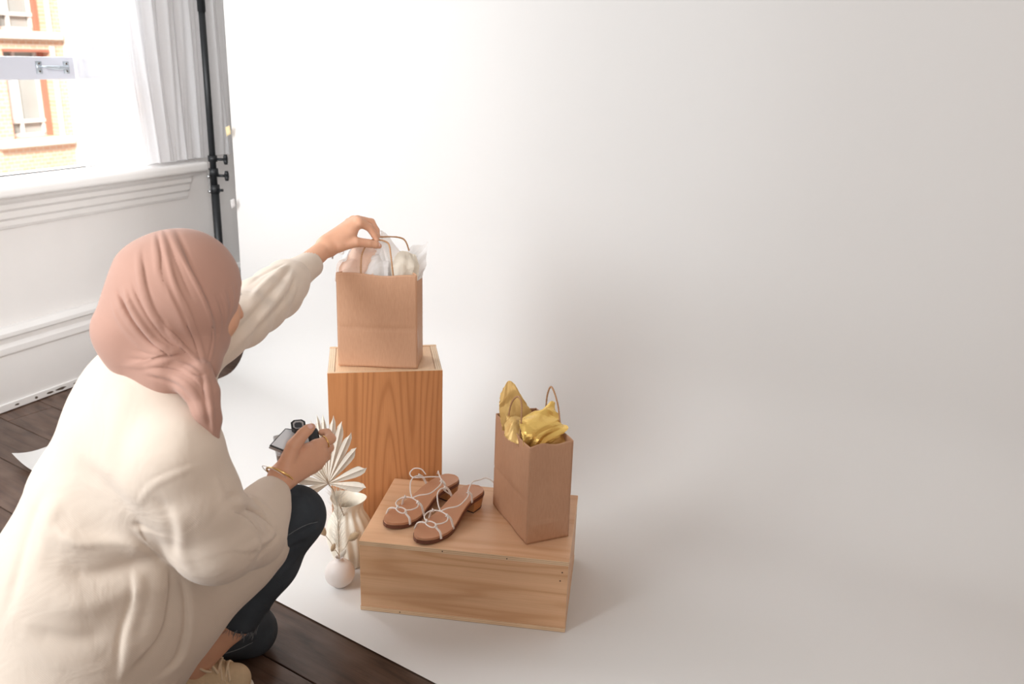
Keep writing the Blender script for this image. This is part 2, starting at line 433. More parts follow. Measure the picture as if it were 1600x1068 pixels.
for zc0, zc1 in ((-2.05, -0.64), (-0.085, 1.16), (1.41, 2.66), (3.0, 4.2)):
    for xc in (4.95, 6.72, 8.5):
        wins.append((xc, xc+0.70, zc0, zc1))
# facade as a ring of wall pieces around the openings
hb = []
xs = sorted({w[0] for w in wins}); zs = sorted({(w[2], w[3]) for w in wins})
cols = [(-1.0, xs[0])] + [(x+0.76, (xs[i+1] if i+1 < len(xs) else 13.0)) for i, x in enumerate(xs)]
for (a, b2) in cols: hb.append((a, b2, 0, 0.4, -3.0, 5.2))
zcur = -3.0
for (a, b2) in zs + [(5.2, 5.2)]:
    for x in xs: hb.append((x, x+0.76, 0, 0.4, zcur, a))
    zcur = b2
boxes('brick_wall', hb, M_brick, house)
for (a, b2, z0, z1) in wins:
    w = boxes('window', [(a, b2, 0.22, 0.26, z0, z0+0.05), (a, b2, 0.22, 0.26, z1-0.05, z1), (a, a+0.04, 0.22, 0.26, z0, z1), (b2-0.04, b2, 0.22, 0.26, z0, z1), (a, b2, 0.20, 0.25, z0+0.16*(z1-z0), z0+0.16*(z1-z0)+0.05), (a+0.42*(b2-a), a+0.42*(b2-a)+0.045, 0.21, 0.25, z0, z1)], M_winwhite, house)
    boxes('pane', [(a, b2, 0.27, 0.28, z0, z1)], M_roompane, w)
    boxes('roller_blind', [(a+0.05, a+0.46*(b2-a), 0.262, 0.268, z0+0.2*(z1-z0), z1-0.2*(z1-z0))], M_blind, w)
    boxes('red_jamb', [(b2, b2+0.06, 0.14, 0.30, z0, z1)], M_redwood, w)
    boxes('red_jamb', [(a-0.001, a+0.012, 0.0, 0.22, z0, z1)], M_redwood, w)
    boxes('red_head', [(a, b2+0.06, 0.0, 0.30, z1-0.04, z1+0.002)], M_redwood, w)
    boxes('stone_ledge', [(a-0.28, b2+0.24, -0.10, 0.02, z0-0.11, z0-0.002)], M_stone, house)
    boxes('stone_surround', [(b2+0.06, b2+0.13, -0.03, 0.01, z0, z1+0.05)], M_stone, house)
boxes('stone_pier', [(7.72, 8.05, -0.08, 0.02, -3.0, 5.2)], M_stone, house)
street = tag(boxes('street', [(-6, 16, -12.0, 0.0, -3.2, -3.0)], plain('pale_street', (0.55, 0.53, 0.50), 0.9)), 'pale street far below the window', kind='structure')
street.location = house.location; street.rotation_euler = house.rotation_euler
for v in street.data.vertices: v.co.y = v.co.y if v.co.y == 0 else -8.4

# ------------------------------------------------------------------ curtain
M_sheer = thin_cloth('sheer_voile', (0.96, 0.96, 0.97), 0.16, 0.55, scale=120, var=0.02)
M_sheer2 = thin_cloth('single_layer_voile', (0.95, 0.95, 0.97), 0.72, 0.5, scale=120, var=0.02)
cur = thing('sheer_curtain', tuple(W0), TH, label='sheer white curtain gathered at the right of the window', cat='curtain')
def drape(x0t, x1t, x0b, x1b, zb0, zb1, amp, fr, off, ph):
    def fn(u, v):
        g = v                                                     # 0 bottom, 1 top
        x = (x0b+(x1b-x0b)*u)*(1-g) + (x0t+(x1t-x0t)*u)*g
        zb = zb0+(zb1-zb0)*u
        z = zb + (2.45-zb)*g
        w = amp*(math.sin(fr*u*6.283+ph+1.1*math.sin(3*g)) + 0.45*math.sin(fr*2.3*u*6.283+1.7+ph+0.8*g))*(0.65+0.35*(1-g))
        x += 0.010*math.sin(5*g+9*u)
        return (x, -(off + w), z + 0.004*math.sin(fr*u*6.283+1))
    return fn
c1 = obj('gathered_panel', *grid_geo(180, 50, drape(0.50, 1.27, 0.60, 1.235, 0.836, 0.842, 0.017, 8, 0.078, 0.3)), M_sheer, cur)
c2 = obj('inner_fold', *grid_geo(140, 40, drape(0.60, 1.20, 0.66, 1.10, 0.838, 0.836, 0.014, 7, 0.062, 1.9)), M_sheer, cur)
c3 = obj('loose_edge', *grid_geo(60, 50, drape(0.40, 0.60, 0.445, 0.70, 0.833, 0.836, 0.005, 1.5, 0.062, 0.4)), M_sheer2, cur)
# stitched side hem of the loose edge
fn = drape(0.40, 0.60, 0.445, 0.70, 0.833, 0.836, 0.005, 1.5, 0.062, 0.4)
obj('hem', *grid_geo(3, 50, lambda u, v: fn(u*0.05, v)), M_sheer, cur)

# ------------------------------------------------------------------ paper backdrop
M_paper = plain('white_seamless_paper', (0.72, 0.702, 0.684), 0.75, var=0.012, scale=1.5, spec=0.2)
back = thing('paper_backdrop', tuple(PB), math.atan2(EX[1], EX[0]), label='white seamless paper sweep hanging behind the boxes and rolled out over the floor', cat='backdrop')
PWIDTH, PH = 3.18, 2.75
def sweep_r(u): return 0.13 + 0.25*min(1.0, u/0.8)**1.3      # the curve is tighter at the clamped left end
def paper_pt(u, s):
    """u metres across; s along: 0 at the front edge, growing to the wall and up (local y away from room)"""
    front = 1.075 + 0.134*u; RS = sweep_r(u)
    flat = front - RS
    if s <= flat:
        y, z = -(front - s), 0.0
        curl = max(0.0, 1 - (s/0.10)) * max(0.0, 1-u/0.5)
        z += 0.020*curl**2
        curl2 = max(0.0, 1-u/0.10)*max(0, 1-s/0.6)
        z += 0.018*curl2**2
    else:
        a = (s - flat)/RS
        if a < PI/2:
            y, z = -RS + RS*math.sin(a), RS*(1-math.cos(a))
        else:
            y, z = 0.0, RS + (s - flat - RS*PI/2)
    w = min(1.0, max(0.0, z-0.05)/0.8)
    y += w*(0.006*math.sin(3.3*u+0.6*z)+0.005*math.sin(7.1*u+1.3+1.5*math.sin(1.1*z)))
    return (u, y, z + 0.0008)
nu, nv = 110, 170
V = []
for j in range(nv):
    for i in range(nu):
        u = (i/(nu-1))*PWIDTH
        RS = sweep_r(u); tot = 1.075 + 0.134*u - RS + RS*PI/2 + (PH-RS)
        V.append(paper_pt(u, tot*(j/(nv-1))**1.0))
F = [(j*nu+i, j*nu+i+1, (j+1)*nu+i+1, (j+1)*nu+i) for j in range(nv-1) for i in range(nu-1)]
sheet = obj('paper_sheet', V, F, M_paper, back)
M_tape = plain('yellowed_masking_tape', (0.72, 0.60, 0.36), 0.6, var=0.08)
M_tape2 = plain('grey_cloth_tape', (0.55, 0.53, 0.52), 0.7, var=0.05)
for (zz, mt, ln) in ((0.985, M_tape, 0.030), (0.70, M_tape2, 0.028)):
    tp_ = obj('tape', *grid_geo(8, 5, lambda u, v: (-0.012+u*ln, -0.010-0.016*math.sin(u*2.6)-0.004*v, zz+(v-0.5)*0.034+0.014*u)), mt, back)
    solid(tp_, 0.0006)

# ------------------------------------------------------------------ backdrop stand
M_black = plain('black_powder_coat', (0.018, 0.020, 0.022), 0.42, var=0.2, scale=50)
M_steel = plain('chromed_lever', (0.55, 0.56, 0.57), 0.28, metal=0.9, var=0.05)
SX, SY = -1.318, 3.80
stand = thing('light_stand', (SX, SY, 0), TH, label='black telescopic light stand in front of the curtain', cat='stand')
def cyl(name, r0, r1, z0, z1, mat, parent, seg=20, cx=0, cy=0):
    v, f = tube_geo([(cx, cy, z0), (cx, cy, z1)], [r0, r1], seg); return obj(name, v, f, mat, parent)
cyl('lower_tube', 0.0175, 0.0175, 0.05, 0.72, M_black, stand)
cyl('upper_tube', 0.0135, 0.0135, 0.70, 1.52, M_black, stand)
cyl('top_sleeve', 0.0165, 0.0165, 1.44, 2.4, M_black, stand)
cyl('collar', 0.021, 0.021, 0.700, 0.735, M_black, stand)
cyl('collar', 0.021, 0.020, 0.775, 0.805, M_black, stand)
cyl('collar', 0.0195, 0.0195, 0.835, 0.86, M_black, stand)
pa = norm([math.cos(-TH), math.sin(-TH), 0])      # knobs stick out to the right as the room sees it
qa = np.array([-pa[1], pa[0], 0])
for zk, big in ((0.845, 1), (0.775, 1), (0.712, 0)):
    ln = 0.052 if big else 0.036
    kn = obj('knob', *tube_geo([pa*0.015+np.array([0, 0, zk]), pa*ln+np.array([0, 0, zk])], 0.006, 10), M_black, stand)
    if big:
        c = pa*(ln+0.004)+np.array([0, 0, zk]); g = []
        for sgn in (1, -1):
            g.append(tube_geo([c, c+np.array([0, 0, sgn*0.012]), c+np.array([0, 0, sgn*0.021])], [0.010, 0.009, 0.007], 10))
        obj('wing', *join_geo(g), M_black, kn)
v, f = box_geo(-0.004, 0.004, -0.006, 0.006, 0.70, 0.80)
off = -pa*0.016 - qa*0.012
obj('lever', [np.array(p)+off for p in v], f, M_steel, stand, smooth=False)
for zk in (0.708, 0.772):
    obj('rivet', *tube_geo([off-qa*0.004+np.array([0, 0, zk]), off-qa*0.012+np.array([0, 0, zk])], 0.0075, 12), M_steel, stand)
for k in range(3):
    a = k*2*PI/3+0.4
    d = np.array([math.cos(a), math.sin(a), 0])
    obj('leg', *tube_geo([d*0.02+np.array([0, 0, 0.42]), d*0.15+np.array([0, 0, 0.008])], 0.010, 10), M_black, stand)
# ================================================================== plywood boxes
BIRCH_L, BIRCH_M, BIRCH_D = (0.74, 0.47, 0.27), (0.62, 0.35, 0.18), (0.50, 0.27, 0.13)
M_lowtop = wood('pale_birch_top', (0.74, 0.46, 0.28), (0.66, 0.375, 0.21), (0.50, 0.27, 0.14), (0.45, 7.0, 7.0), ring=3, rough=0.38, seed=1.2)
M_lowfront = wood('pale_birch_face', (0.71, 0.43, 0.25), (0.59, 0.325, 0.17), (0.48, 0.25, 0.125), (0.36, 5.0, 5.0), ring=5, rough=0.45, seed=3.1)
M_tall = wood('amber_cherry_ply', (0.56, 0.245, 0.098), (0.44, 0.180, 0.068), (0.36, 0.140, 0.052), (5.0, 5.0, 0.42), ring=15, rough=0.42, seed=0.45, base_scale=1.7)
M_talltop = wood('pale_ply_end', (0.76, 0.52, 0.33), (0.66, 0.41, 0.23), (0.5, 0.3, 0.16), (5.0, 0.9, 5.0), ring=3, rough=0.5, seed=2)
M_edge_z = ply_edge('ply_edge_flat', 2, (0.74, 0.52, 0.33), (0.34, 0.19, 0.10), 210)
M_edge_y = ply_edge('ply_edge_deep', 1, (0.78, 0.58, 0.38), (0.42, 0.25, 0.14), 190)
M_edge_x = ply_edge('ply_edge_upright', 0, (0.78, 0.60, 0.42), (0.30, 0.19, 0.11), 190)
M_nail = plain('dark_nail_hole', (0.05, 0.03, 0.02), 0.8)

def panel(name, x0, x1, y0, y1, z0, z1, parent, face, ex=None, ey=None, ez=None, bev=0.0012):
    """one board: 'face' timber, with the plies showing on the faces normal to x, y or z where given"""
    v, f = box_geo(x0, x1, y0, y1, z0, z1)
    mats = [face]; idx = []
    pick = {0: ez, 1: ez, 2: ey, 3: ex, 4: ey, 5: ex}
    for k in range(6):
        m = pick[k]
        if m is None: idx.append(0)
        else:
            if m not in mats: mats.append(m)
            idx.append(mats.index(m))
    o = obj(name, v, f, mats, parent, smooth=False, mat_idx=idx)
    return bevel(o, bev)
# low box: 508 x 330 x 195 mm, front edge from (-.352,1.831) to (.151,1.768)
LA = math.atan2(1.769-1.832, 0.151+0.352)
low = thing('apple_box', (-0.352, 1.832, 0.0012), LA, label='low wide plywood box carrying the sandals and the gold tissue bag', cat='box')
LW, LD, LH, TP = 0.507, 0.330, 0.195, 0.0125
panel('top_panel', 0, LW, 0, LD, LH-TP, LH, low, M_lowtop, ex=M_edge_z, ey=M_edge_z)
panel('bottom_panel', 0, LW, 0, LD, 0, TP, low, M_lowtop, ex=M_edge_z, ey=M_edge_z)
panel('side_panel', 0.0015, 0.0145, 0.0137, LD-0.0137, TP, LH-TP, low, M_lowfront)
panel('side_panel', LW-0.0145, LW-0.0015, 0.0137, LD-0.0137, TP, LH-TP, low, M_lowfront)
panel('front_panel', 0.0010, LW-0.0010, 0.0012, 0.0135, TP, LH-TP, low, M_lowfront, ex=M_edge_y)
panel('back_panel', 0.0010, LW-0.0010, LD-0.0135, LD-0.0012, TP, LH-TP, low, M_lowfront, ex=M_edge_y)
for (nx, nz) in ((0.205, LH-0.006), (0.36, LH-0.008), (0.488, 0.142), (0.492, 0.165), (0.10, 0.006)):
    v, f = lathe_geo([(0, .0004), (.0016, .0004), (.0016, -.0005)], 8)
    obj('nail', [(nx+p[0], -p[2], nz+p[1]) for p in v], f, M_nail, low)
# tall box: the same kind of box stood on its end, 305 x 215 x 508 mm
TA = math.atan2(2.186-2.133, -0.182+0.481)
tall = thing('apple_box', (-0.481, 2.133, 0.0012), TA, label='tall amber plywood box stood on end under the white tissue bag', cat='box')
TW, TD, TH2 = 0.303, 0.218, 0.507
panel('front_panel', 0, TW, 0, 0.011, 0, TH2, tall, M_tall, ex=M_edge_y, ez=M_edge_y)
panel('back_panel', 0, TW, TD-0.011, TD, 0, TH2, tall, M_tall, ex=M_edge_y, ez=M_edge_y)
panel('side_panel', 0.0008, 0.019, 0.0115, TD-0.0115, 0, TH2-0.0006, tall, M_lowfront, ez=M_edge_x)
panel('side_panel', TW-0.019, TW-0.0008, 0.0115, TD-0.0115, 0, TH2-0.0006, tall, M_lowfront, ez=M_edge_x)
panel('end_panel', 0.0195, TW-0.0195, 0.0115, TD-0.0115, TH2-0.018, TH2-0.0012, tall, M_talltop)
panel('end_panel', 0.0195, TW-0.0195, 0.0115, TD-0.0115, 0.0, 0.018, tall, M_talltop)

# ================================================================== kraft bags
M_kraft, nt_, b_ = new_mat('brown_kraft_paper')
_tc = N(nt_, 'ShaderNodeTexCoord'); _mp = N(nt_, 'ShaderNodeMapping'); _mp.inputs['Scale'].default_value = (1, 1, 0.12)
L(nt_, _tc.outputs['Object'], _mp.inputs['Vector'])
_n1 = N(nt_, 'ShaderNodeTexNoise'); _n1.inputs['Scale'].default_value = 420; _n1.inputs['Detail'].default_value = 3
L(nt_, _mp.outputs[0], _n1.inputs['Vector'])
_n2 = N(nt_, 'ShaderNodeTexNoise'); _n2.inputs['Scale'].default_value = 9; L(nt_, _tc.outputs['Object'], _n2.inputs['Vector'])
_ad = N(nt_, 'ShaderNodeMixRGB'); _ad.inputs[0].default_value = 0.35; L(nt_, _n1.outputs['Fac'], _ad.inputs[1]); L(nt_, _n2.outputs['Fac'], _ad.inputs[2])
_rp = N(nt_, 'ShaderNodeValToRGB'); _e = _rp.color_ramp.elements
_e[0].position = 0.3; _e[0].color = (0.50, 0.275, 0.165, 1); _e[1].position = 0.72; _e[1].color = (0.58, 0.335, 0.208, 1)
L(nt_, _ad.outputs[0], _rp.inputs[0]); L(nt_, _rp.outputs[0], b_.inputs['Base Color'])
b_.inputs['Roughness'].default_value = 0.5; b_.inputs['Specular IOR Level'].default_value = 0.35
M_cord = plain('twisted_paper_cord', (0.46, 0.255, 0.13), 0.7, var=0.15, scale=300)

def bag_body(w, d, h, parent, seed, crease=0.43, bulge=0.006, gus=0.024, rim=0.004, gstart=0.22):
    r = np.random.default_rng(seed); ph = r.uniform(0, 6.28, 12)
    nF, nS, nZ = 34, 20, 46
    V, F = [], []
    per = []
    for i in range(nF): per.append(('f', i/nF))
    for i in range(nS): per.append(('r', i/nS))
    for i in range(nF): per.append(('b', 1 - i/nF))
    for i in range(nS): per.append(('l', 1 - i/nS))
    n = len(per)
    for j in range(nZ):
        v = j/(nZ-1)
        z = v*h
        for (s, u) in per:
            ed = 4*u*(1-u)
            amp = bulge*(0.25+0.9*v)*math.sin(PI*min(1, u))**1.2
            if s in 'fb':
                sg = -1 if s == 'f' else 1
                x = (u-0.5)*w; o = amp*math.sin(2.3*v+ph[0]) + ed*0.0016*math.sin(9*u+5*v+ph[1])
                # two soft handle patches pressed through the paper near the rim
                for hx in (-0.04, 0.04):
                    o += 0.0016*math.exp(-((x-hx)/0.007)**2)*(1 if v > 0.78 else math.exp(-((v-0.78)/0.03)**2))*(s == 'f')
                o -= 0.0020*math.exp(-((v-crease)/0.010)**2)
                o += 0.0020*(v > crease)*min(1, (v-crease)/0.05)*ed
                # dents
                o -= ed*0.003*math.exp(-(((u-0.3)/0.13)**2+((v-0.62)/0.2)**2))*math.sin(ph[2]+2)
                y = sg*(d/2 + o)
            else:
                sg = 1 if s == 'r' else -1
                y = (u-0.5)*d
                tri = max(0.0, 1-abs(u-0.5)*2)
                g = gus*tri*min(1.0, max(0.0, (v-gstart)/0.5))
                lim = max(0.0, v/gstart) if v < gstart else 1.0
                o = -g - 0.0018*math.exp(-((v-crease)/0.010)**2)*ed
                if v < gstart: o += 0.004*tri*(v/gstart)*(abs(u-0.5)*2 < lim)
                x = sg*(w/2 + o)
            taper = 1 - 0.01*v
            zz = z + (rim*math.sin(7*u+ph[4]+('frbl'.index(s)))*ed*v**6)
            V.append((x*taper, y*taper, zz))
    for j in range(nZ-1):
        for i in range(n):
            k = (i+1) % n
            F.append((j*n+i, j*n+k, (j+1)*n+k, (j+1)*n+i))
    F.append(tuple(range(n-1, -1, -1)))
    o = obj('bag_body', V, F, M_kraft, parent)
    m = o.modifiers.new('edge', 'EDGE_SPLIT'); m.split_angle = math.radians(40)
    solid(o, 0.0007, -1)
    return o
BW, BD, BH = 0.213, 0.114, 0.256
b1r = math.atan2(2.185-2.188, 0.22)
B1 = np.array([-0.356, 2.247, 0.5095])
bag1 = thing('paper_bag', tuple(B1), b1r, label='kraft paper bag with white and peach tissue on the tall box', cat='bag')
bag_body(BW, BD, BH, bag1, 3, bulge=0.007)
B2 = np.array([0.0595, 1.958, 0.1975]); b2r = math.atan2(-0.193, 0.085)
bag2 = thing('paper_bag', tuple(B2), b2r, label='kraft paper bag with gold tissue on the low box', cat='bag')
bag_body(BW, BD, BH, bag2, 8, bulge=0.004, gus=0.006, rim=0.005)
def handle(name, pts, parent):
    """twisted paper cord: two thin strands wound round each other along the arc"""
    P = spline(pts, 12)
    d = np.zeros(len(P)); d[1:] = np.cumsum(np.linalg.norm(np.diff(P, axis=0), axis=1))
    g = []
    T = np.gradient(P, axis=0); T /= np.linalg.norm(T, axis=1)[:, None]
    nrm = np.cross(T, np.array([0.3, 1, 0.2])); nrm /= np.linalg.norm(nrm, axis=1)[:, None]; bn = np.cross(T, nrm)
    for s in (0, PI):
        a = d/0.011*6.283+s
        g.append(tube_geo(P + 0.0010*(np.cos(a)[:, None]*nrm+np.sin(a)[:, None]*bn), 0.00165, 6))
    return obj(name, *join_geo(g), M_cord, parent)
h = BH
def L1(p): return parent_inv(bag1) @ Vector(p)
def L2(p): return parent_inv(bag2) @ Vector(p)
# front handle rises to the pinching fingers, back handle stands beyond it (bag-local metres)
PINCH = cp(589, 374, 2.262)
pl = np.array(L1(PINCH))
handle('handle', [(-0.040, -BD/2+0.004, h-0.03), (-0.041, -BD/2+0.006, h+0.012), (-0.038, -0.044, h+0.050), (-0.022, -0.038, h+0.078), pl+np.array([-0.006, 0, 0.001]), pl+np.array([0.004, 0, 0.0]), (0.026, pl[1]-0.001, pl[2]-0.009), (0.036, -0.044, h+0.048), (0.041, -BD/2+0.006, h+0.012), (0.046, -BD/2+0.004, h-0.03)], bag1)
handle('handle', [(-0.006, BD/2-0.005, h-0.03), (-0.005, BD/2-0.010, h+0.03), pl+np.array([-0.012, 0.014, 0.000]), pl+np.array([0.010, 0.016, 0.004]), (0.045, 0.030, h+0.080), (0.064, 0.038, h+0.066), (0.074, BD/2-0.008, h+0.020), (0.076, BD/2-0.005, h-0.03)], bag1)
handle('handle', [(-0.036, -BD/2+0.004, h-0.03), (-0.037, -BD/2+0.005, h+0.012), (-0.032, -BD/2+0.010, h+0.055), (-0.012, -BD/2+0.016, h+0.080), (0.012, -BD/2+0.016, h+0.076), (0.030, -BD/2+0.010, h+0.045), (0.038, -BD/2+0.004, h-0.0), (0.038, -BD/2+0.003, h-0.03)], bag2)
handle('handle', [(-0.040, BD/2-0.004, h-0.03), (-0.041, BD/2-0.005, h+0.012), (-0.036, BD/2-0.006, h+0.060), (-0.016, BD/2-0.008, h+0.092), (0.008, BD/2-0.010, h+0.090), (0.030, BD/2-0.008, h+0.060), (0.040, BD/2-0.005, h+0.012), (0.041, BD/2-0.004, h-0.03)], bag2)

# ------------------------------------------------------------------ tissue sheets in the bags
M_white_t = thin_cloth('white_tissue', (0.97, 0.96, 0.95), 0.24, 0.35, rough=0.6, scale=20, var=0.03)
M_peach_t = thin_cloth('peach_tissue', (0.98, 0.77, 0.65), 0.18, 0.40, rough=0.6, scale=20, var=0.06)
M_cream_t = thin_cloth('cream_speckled_tissue', (0.92, 0.86, 0.76), 0.10, 0.4, rough=0.6, scale=40, var=0.08)
M_gold_t = plain('gold_metallic_tissue', (0.74, 0.49, 0.18), 0.38, metal=0.3, var=0.10, scale=25)
M_goldshine_t = plain('bright_gold_foil', (0.86, 0.58, 0.17), 0.24, metal=0.7, var=0.05, scale=25)
def tissue(name, ctrl, mat, label, cat, seed, amp=0.006, group=None, n=25, creases=9):
    """crumpled sheet through a grid of control points (world), with sharp random creases"""
    C = np.array(ctrl, float); rows, colsn = C.shape[0], C.shape[1]
    r = np.random.default_rng(seed)
    cr = []
    for _ in range(creases):
        a = r.uniform(0, 6.28); cr.append((math.cos(a), math.sin(a), r.uniform(-0.2, 1.2), r.uniform(0.4, 1.0)*r.choice((-1, 1)), r.uniform(0.08, 0.3)))
    def bspl(u, v):
        row = []
        for k in range(rows): row.append(curve(C[k], u))
        return curve(np.array(row), v)
    def curve(P, t):
        m = len(P)-1; x = min(t*m, m-1e-9); i = int(x); f = x-i
        p1, p2 = P[i], P[i+1]; p0 = P[i-1] if i > 0 else 2*p1-p2; p3 = P[i+2] if i+2 <= m else 2*p2-p1
        return 0.5*((2*p1)+(-p0+p2)*f+(2*p0-5*p1+4*p2-p3)*f*f+(-p0+3*p1-3*p2+p3)*f**3)
    pts = np.array([[bspl(i/(n-1), j/(n-1)) for i in range(n)] for j in range(n)])
    du = np.gradient(pts, axis=1); dv = np.gradient(pts, axis=0)
    nm = np.cross(du, dv); nm /= np.linalg.norm(nm, axis=2)[..., None]+1e-9
    for j in range(n):
        for i in range(n):
            u, v = i/(n-1), j/(n-1); s = 0.0
            for (ca, sa, c0, am, wd) in cr:
                dd = abs(u*ca+v*sa-c0*0.8); s += am*max(0.0, 1-dd/wd)
            pts[j, i] = pts[j, i] + nm[j, i]*amp*s
            ej = (1 if (i in (0, n-1) or j in (0, n-1)) else 0)
            if ej: pts[j, i] += (r.random(3)-0.5)*0.0022
    base = np.mean(pts.reshape(-1, 3), axis=0); base[2] = pts[..., 2].min()
    t_ = thing(name, tuple(base), 0, label, cat, group)
    # a single mesh thing: put the mesh itself at top level instead of an empty
    bpy.data.objects.remove(t_)
    V = (pts - base).reshape(-1, 3)
    F = [(j*n+i, j*n+i+1, (j+1)*n+i+1, (j+1)*n+i) for j in range(n-1) for i in range(n-1)]
    o = obj(name, V, F, mat, smooth=False); o.location = tuple(base)
    solid(o, 0.0002)
    return tag(o, label, cat, group)
def G(rows):
    return [[cp(*p) for p in r_] for r_ in rows]
GT = 'tissue sheets in the bag on the tall box'
tissue('tissue_sheet', G([[(583, 440, 2.30), (606, 442, 2.31), (632, 442, 2.32)], [(585, 400, 2.295), (604, 402, 2.285), (634, 412, 2.32)], [(588, 376, 2.305), (598, 358, 2.305), (624, 392, 2.325)]]), M_white_t, 'white tissue sheet with a tall point between the bag handles', 'tissue paper', 5, 0.006, GT, creases=14)
tissue('tissue_sheet', G([[(608, 442, 2.31), (638, 442, 2.32), (660, 434, 2.345)], [(602, 412, 2.30), (636, 412, 2.300), (666, 402, 2.345)], [(614, 392, 2.34), (642, 388, 2.350), (669, 376, 2.355)]]), M_white_t, 'white tissue sheet spreading over the right gusset of the bag', 'tissue paper', 6, 0.009, GT, creases=14)
tissue('tissue_sheet', G([[(529, 440, 2.275), (554, 440, 2.27), (584, 440, 2.275)], [(531, 412, 2.30), (552, 406, 2.275), (583, 408, 2.285)], [(546, 398, 2.31), (560, 380, 2.31), (592, 390, 2.315)]]), M_peach_t, 'pale peach tissue sheet under the front handle', 'tissue paper', 9, 0.009, GT, creases=16)
tissue('tissue_sheet', G([[(562, 442, 2.290), (584, 442, 2.290), (606, 442, 2.292)], [(560, 416, 2.287), (582, 410, 2.280), (606, 416, 2.290)], [(560, 400, 2.29), (582, 398, 2.290), (606, 402, 2.310)]]), M_white_t, 'small folded white tissue flap in front of the peach sheet', 'tissue paper', 12, 0.007, GT, creases=13)
tissue('tissue_sheet', G([[(612, 438, 2.285), (630, 440, 2.285), (652, 440, 2.30)], [(610, 418, 2.285), (630, 408, 2.275), (654, 418, 2.305)], [(612, 400, 2.31), (630, 392, 2.315), (650, 398, 2.325)]]), M_cream_t, 'cream speckled tissue sheet bulging from the bag rim', 'tissue paper', 15, 0.006, GT, creases=12)
tissue('tissue_sheet', G([[(526, 440, 2.275), (536, 441, 2.31), (544, 440, 2.36)], [(526, 414, 2.275), (538, 408, 2.31), (552, 404, 2.36)], [(536, 402, 2.29), (550, 388, 2.33), (566, 384, 2.36)]]), M_white_t, 'white tissue sheet crumpled in the left corner of the bag', 'tissue paper', 22, 0.007, GT, creases=12)
GG = 'gold tissue sheets in the bag on the low box'
tissue('gold_tissue', G([[(786, 672, 2.125), (808, 676, 2.150), (840, 674, 2.175)], [(780, 640, 2.150), (806, 640, 2.160), (838, 655, 2.180)], [(781, 616, 2.155), (797, 594, 2.158), (820, 626, 2.170)]]), M_gold_t, 'tall matt gold tissue sheet standing with its corner up', 'tissue paper', 31, 0.0030, GG, creases=7)
tissue('gold_tissue', G([[(819, 702, 2.056), (833, 700, 2.060), (846, 697, 2.066)], [(816, 680, 2.056), (840, 678, 2.052), (868, 686, 2.074)], [(813, 656, 2.085), (842, 660, 2.075), (889, 667, 2.088)], [(838, 646, 2.125), (858, 644, 2.122), (877, 652, 2.118)], [(850, 641, 2.140), (864, 629, 2.150), (868, 642, 2.140)]]), M_goldshine_t, 'shiny creased gold tissue sheet folded over the rim', 'tissue paper', 36, 0.0065, GG, creases=16)
tissue('gold_tissue', G([[(788, 682, 2.10), (800, 690, 2.09), (814, 696, 2.08)], [(789, 664, 2.12), (801, 662, 2.102), (816, 670, 2.10)], [(792, 650, 2.135), (804, 650, 2.130), (820, 656, 2.125)]]), M_gold_t, 'small gold tissue roll inside the front handle', 'tissue paper', 41, 0.004, GG)
tissue('gold_tissue', G([[(846, 706, 2.085), (864, 704, 2.085), (882, 700, 2.092)], [(846, 690, 2.10), (862, 688, 2.09), (884, 687, 2.10)], [(850, 676, 2.13), (866, 674, 2.12), (886, 680, 2.12)]]), M_gold_t, 'dark gold tissue sheet tucked behind the rim', 'tissue paper', 44, 0.003, GG)

# ================================================================== sandals
M_insole = plain('tan_leather_insole', (0.54, 0.270, 0.155), 0.42, var=0.09, scale=18, bump=0.06, bscale=200)
M_sole = plain('dark_brown_sole_edge', (0.15, 0.055, 0.032), 0.5, var=0.1)
M_heel = wood('stacked_leather_heel', (0.52, 0.25, 0.10), (0.42, 0.18, 0.07), (0.30, 0.12, 0.05), (1.5, 1.5, 8.0), ring=3, rough=0.45)
M_heeltip = plain('dark_heel_tip', (0.06, 0.03, 0.022), 0.6)
M_strap = plain('white_leather_cord', (0.83, 0.76, 0.71), 0.45, var=0.04)
SL = 0.262
def sole_z(s):      # height of the footbed over the box, s from toe (0) to heel (1)
    a = min(1, max(0, (s-0.30)/0.45)); a = a*a*(3-2*a)
    return 0.010 + 0.030*a + 0.004*max(0, 0.12-s)/0.12
def sole_half(s):   # left and right half widths
    tt = np.array([0, .015, .04, .09, .16, .24, .32, .42, .55, .68, .80, .90, .955, .985, 1.0])
    wl = np.array([0, .010, .018, .028, .036, .040, .038, .032, .026, .026, .029, .029, .024, .015, 0])
    wr = np.array([0, .012, .020, .029, .036, .041, .041, .037, .031, .028, .029, .029, .024, .015, 0])
    return np.interp(s, tt, wl), np.interp(s, tt, wr)
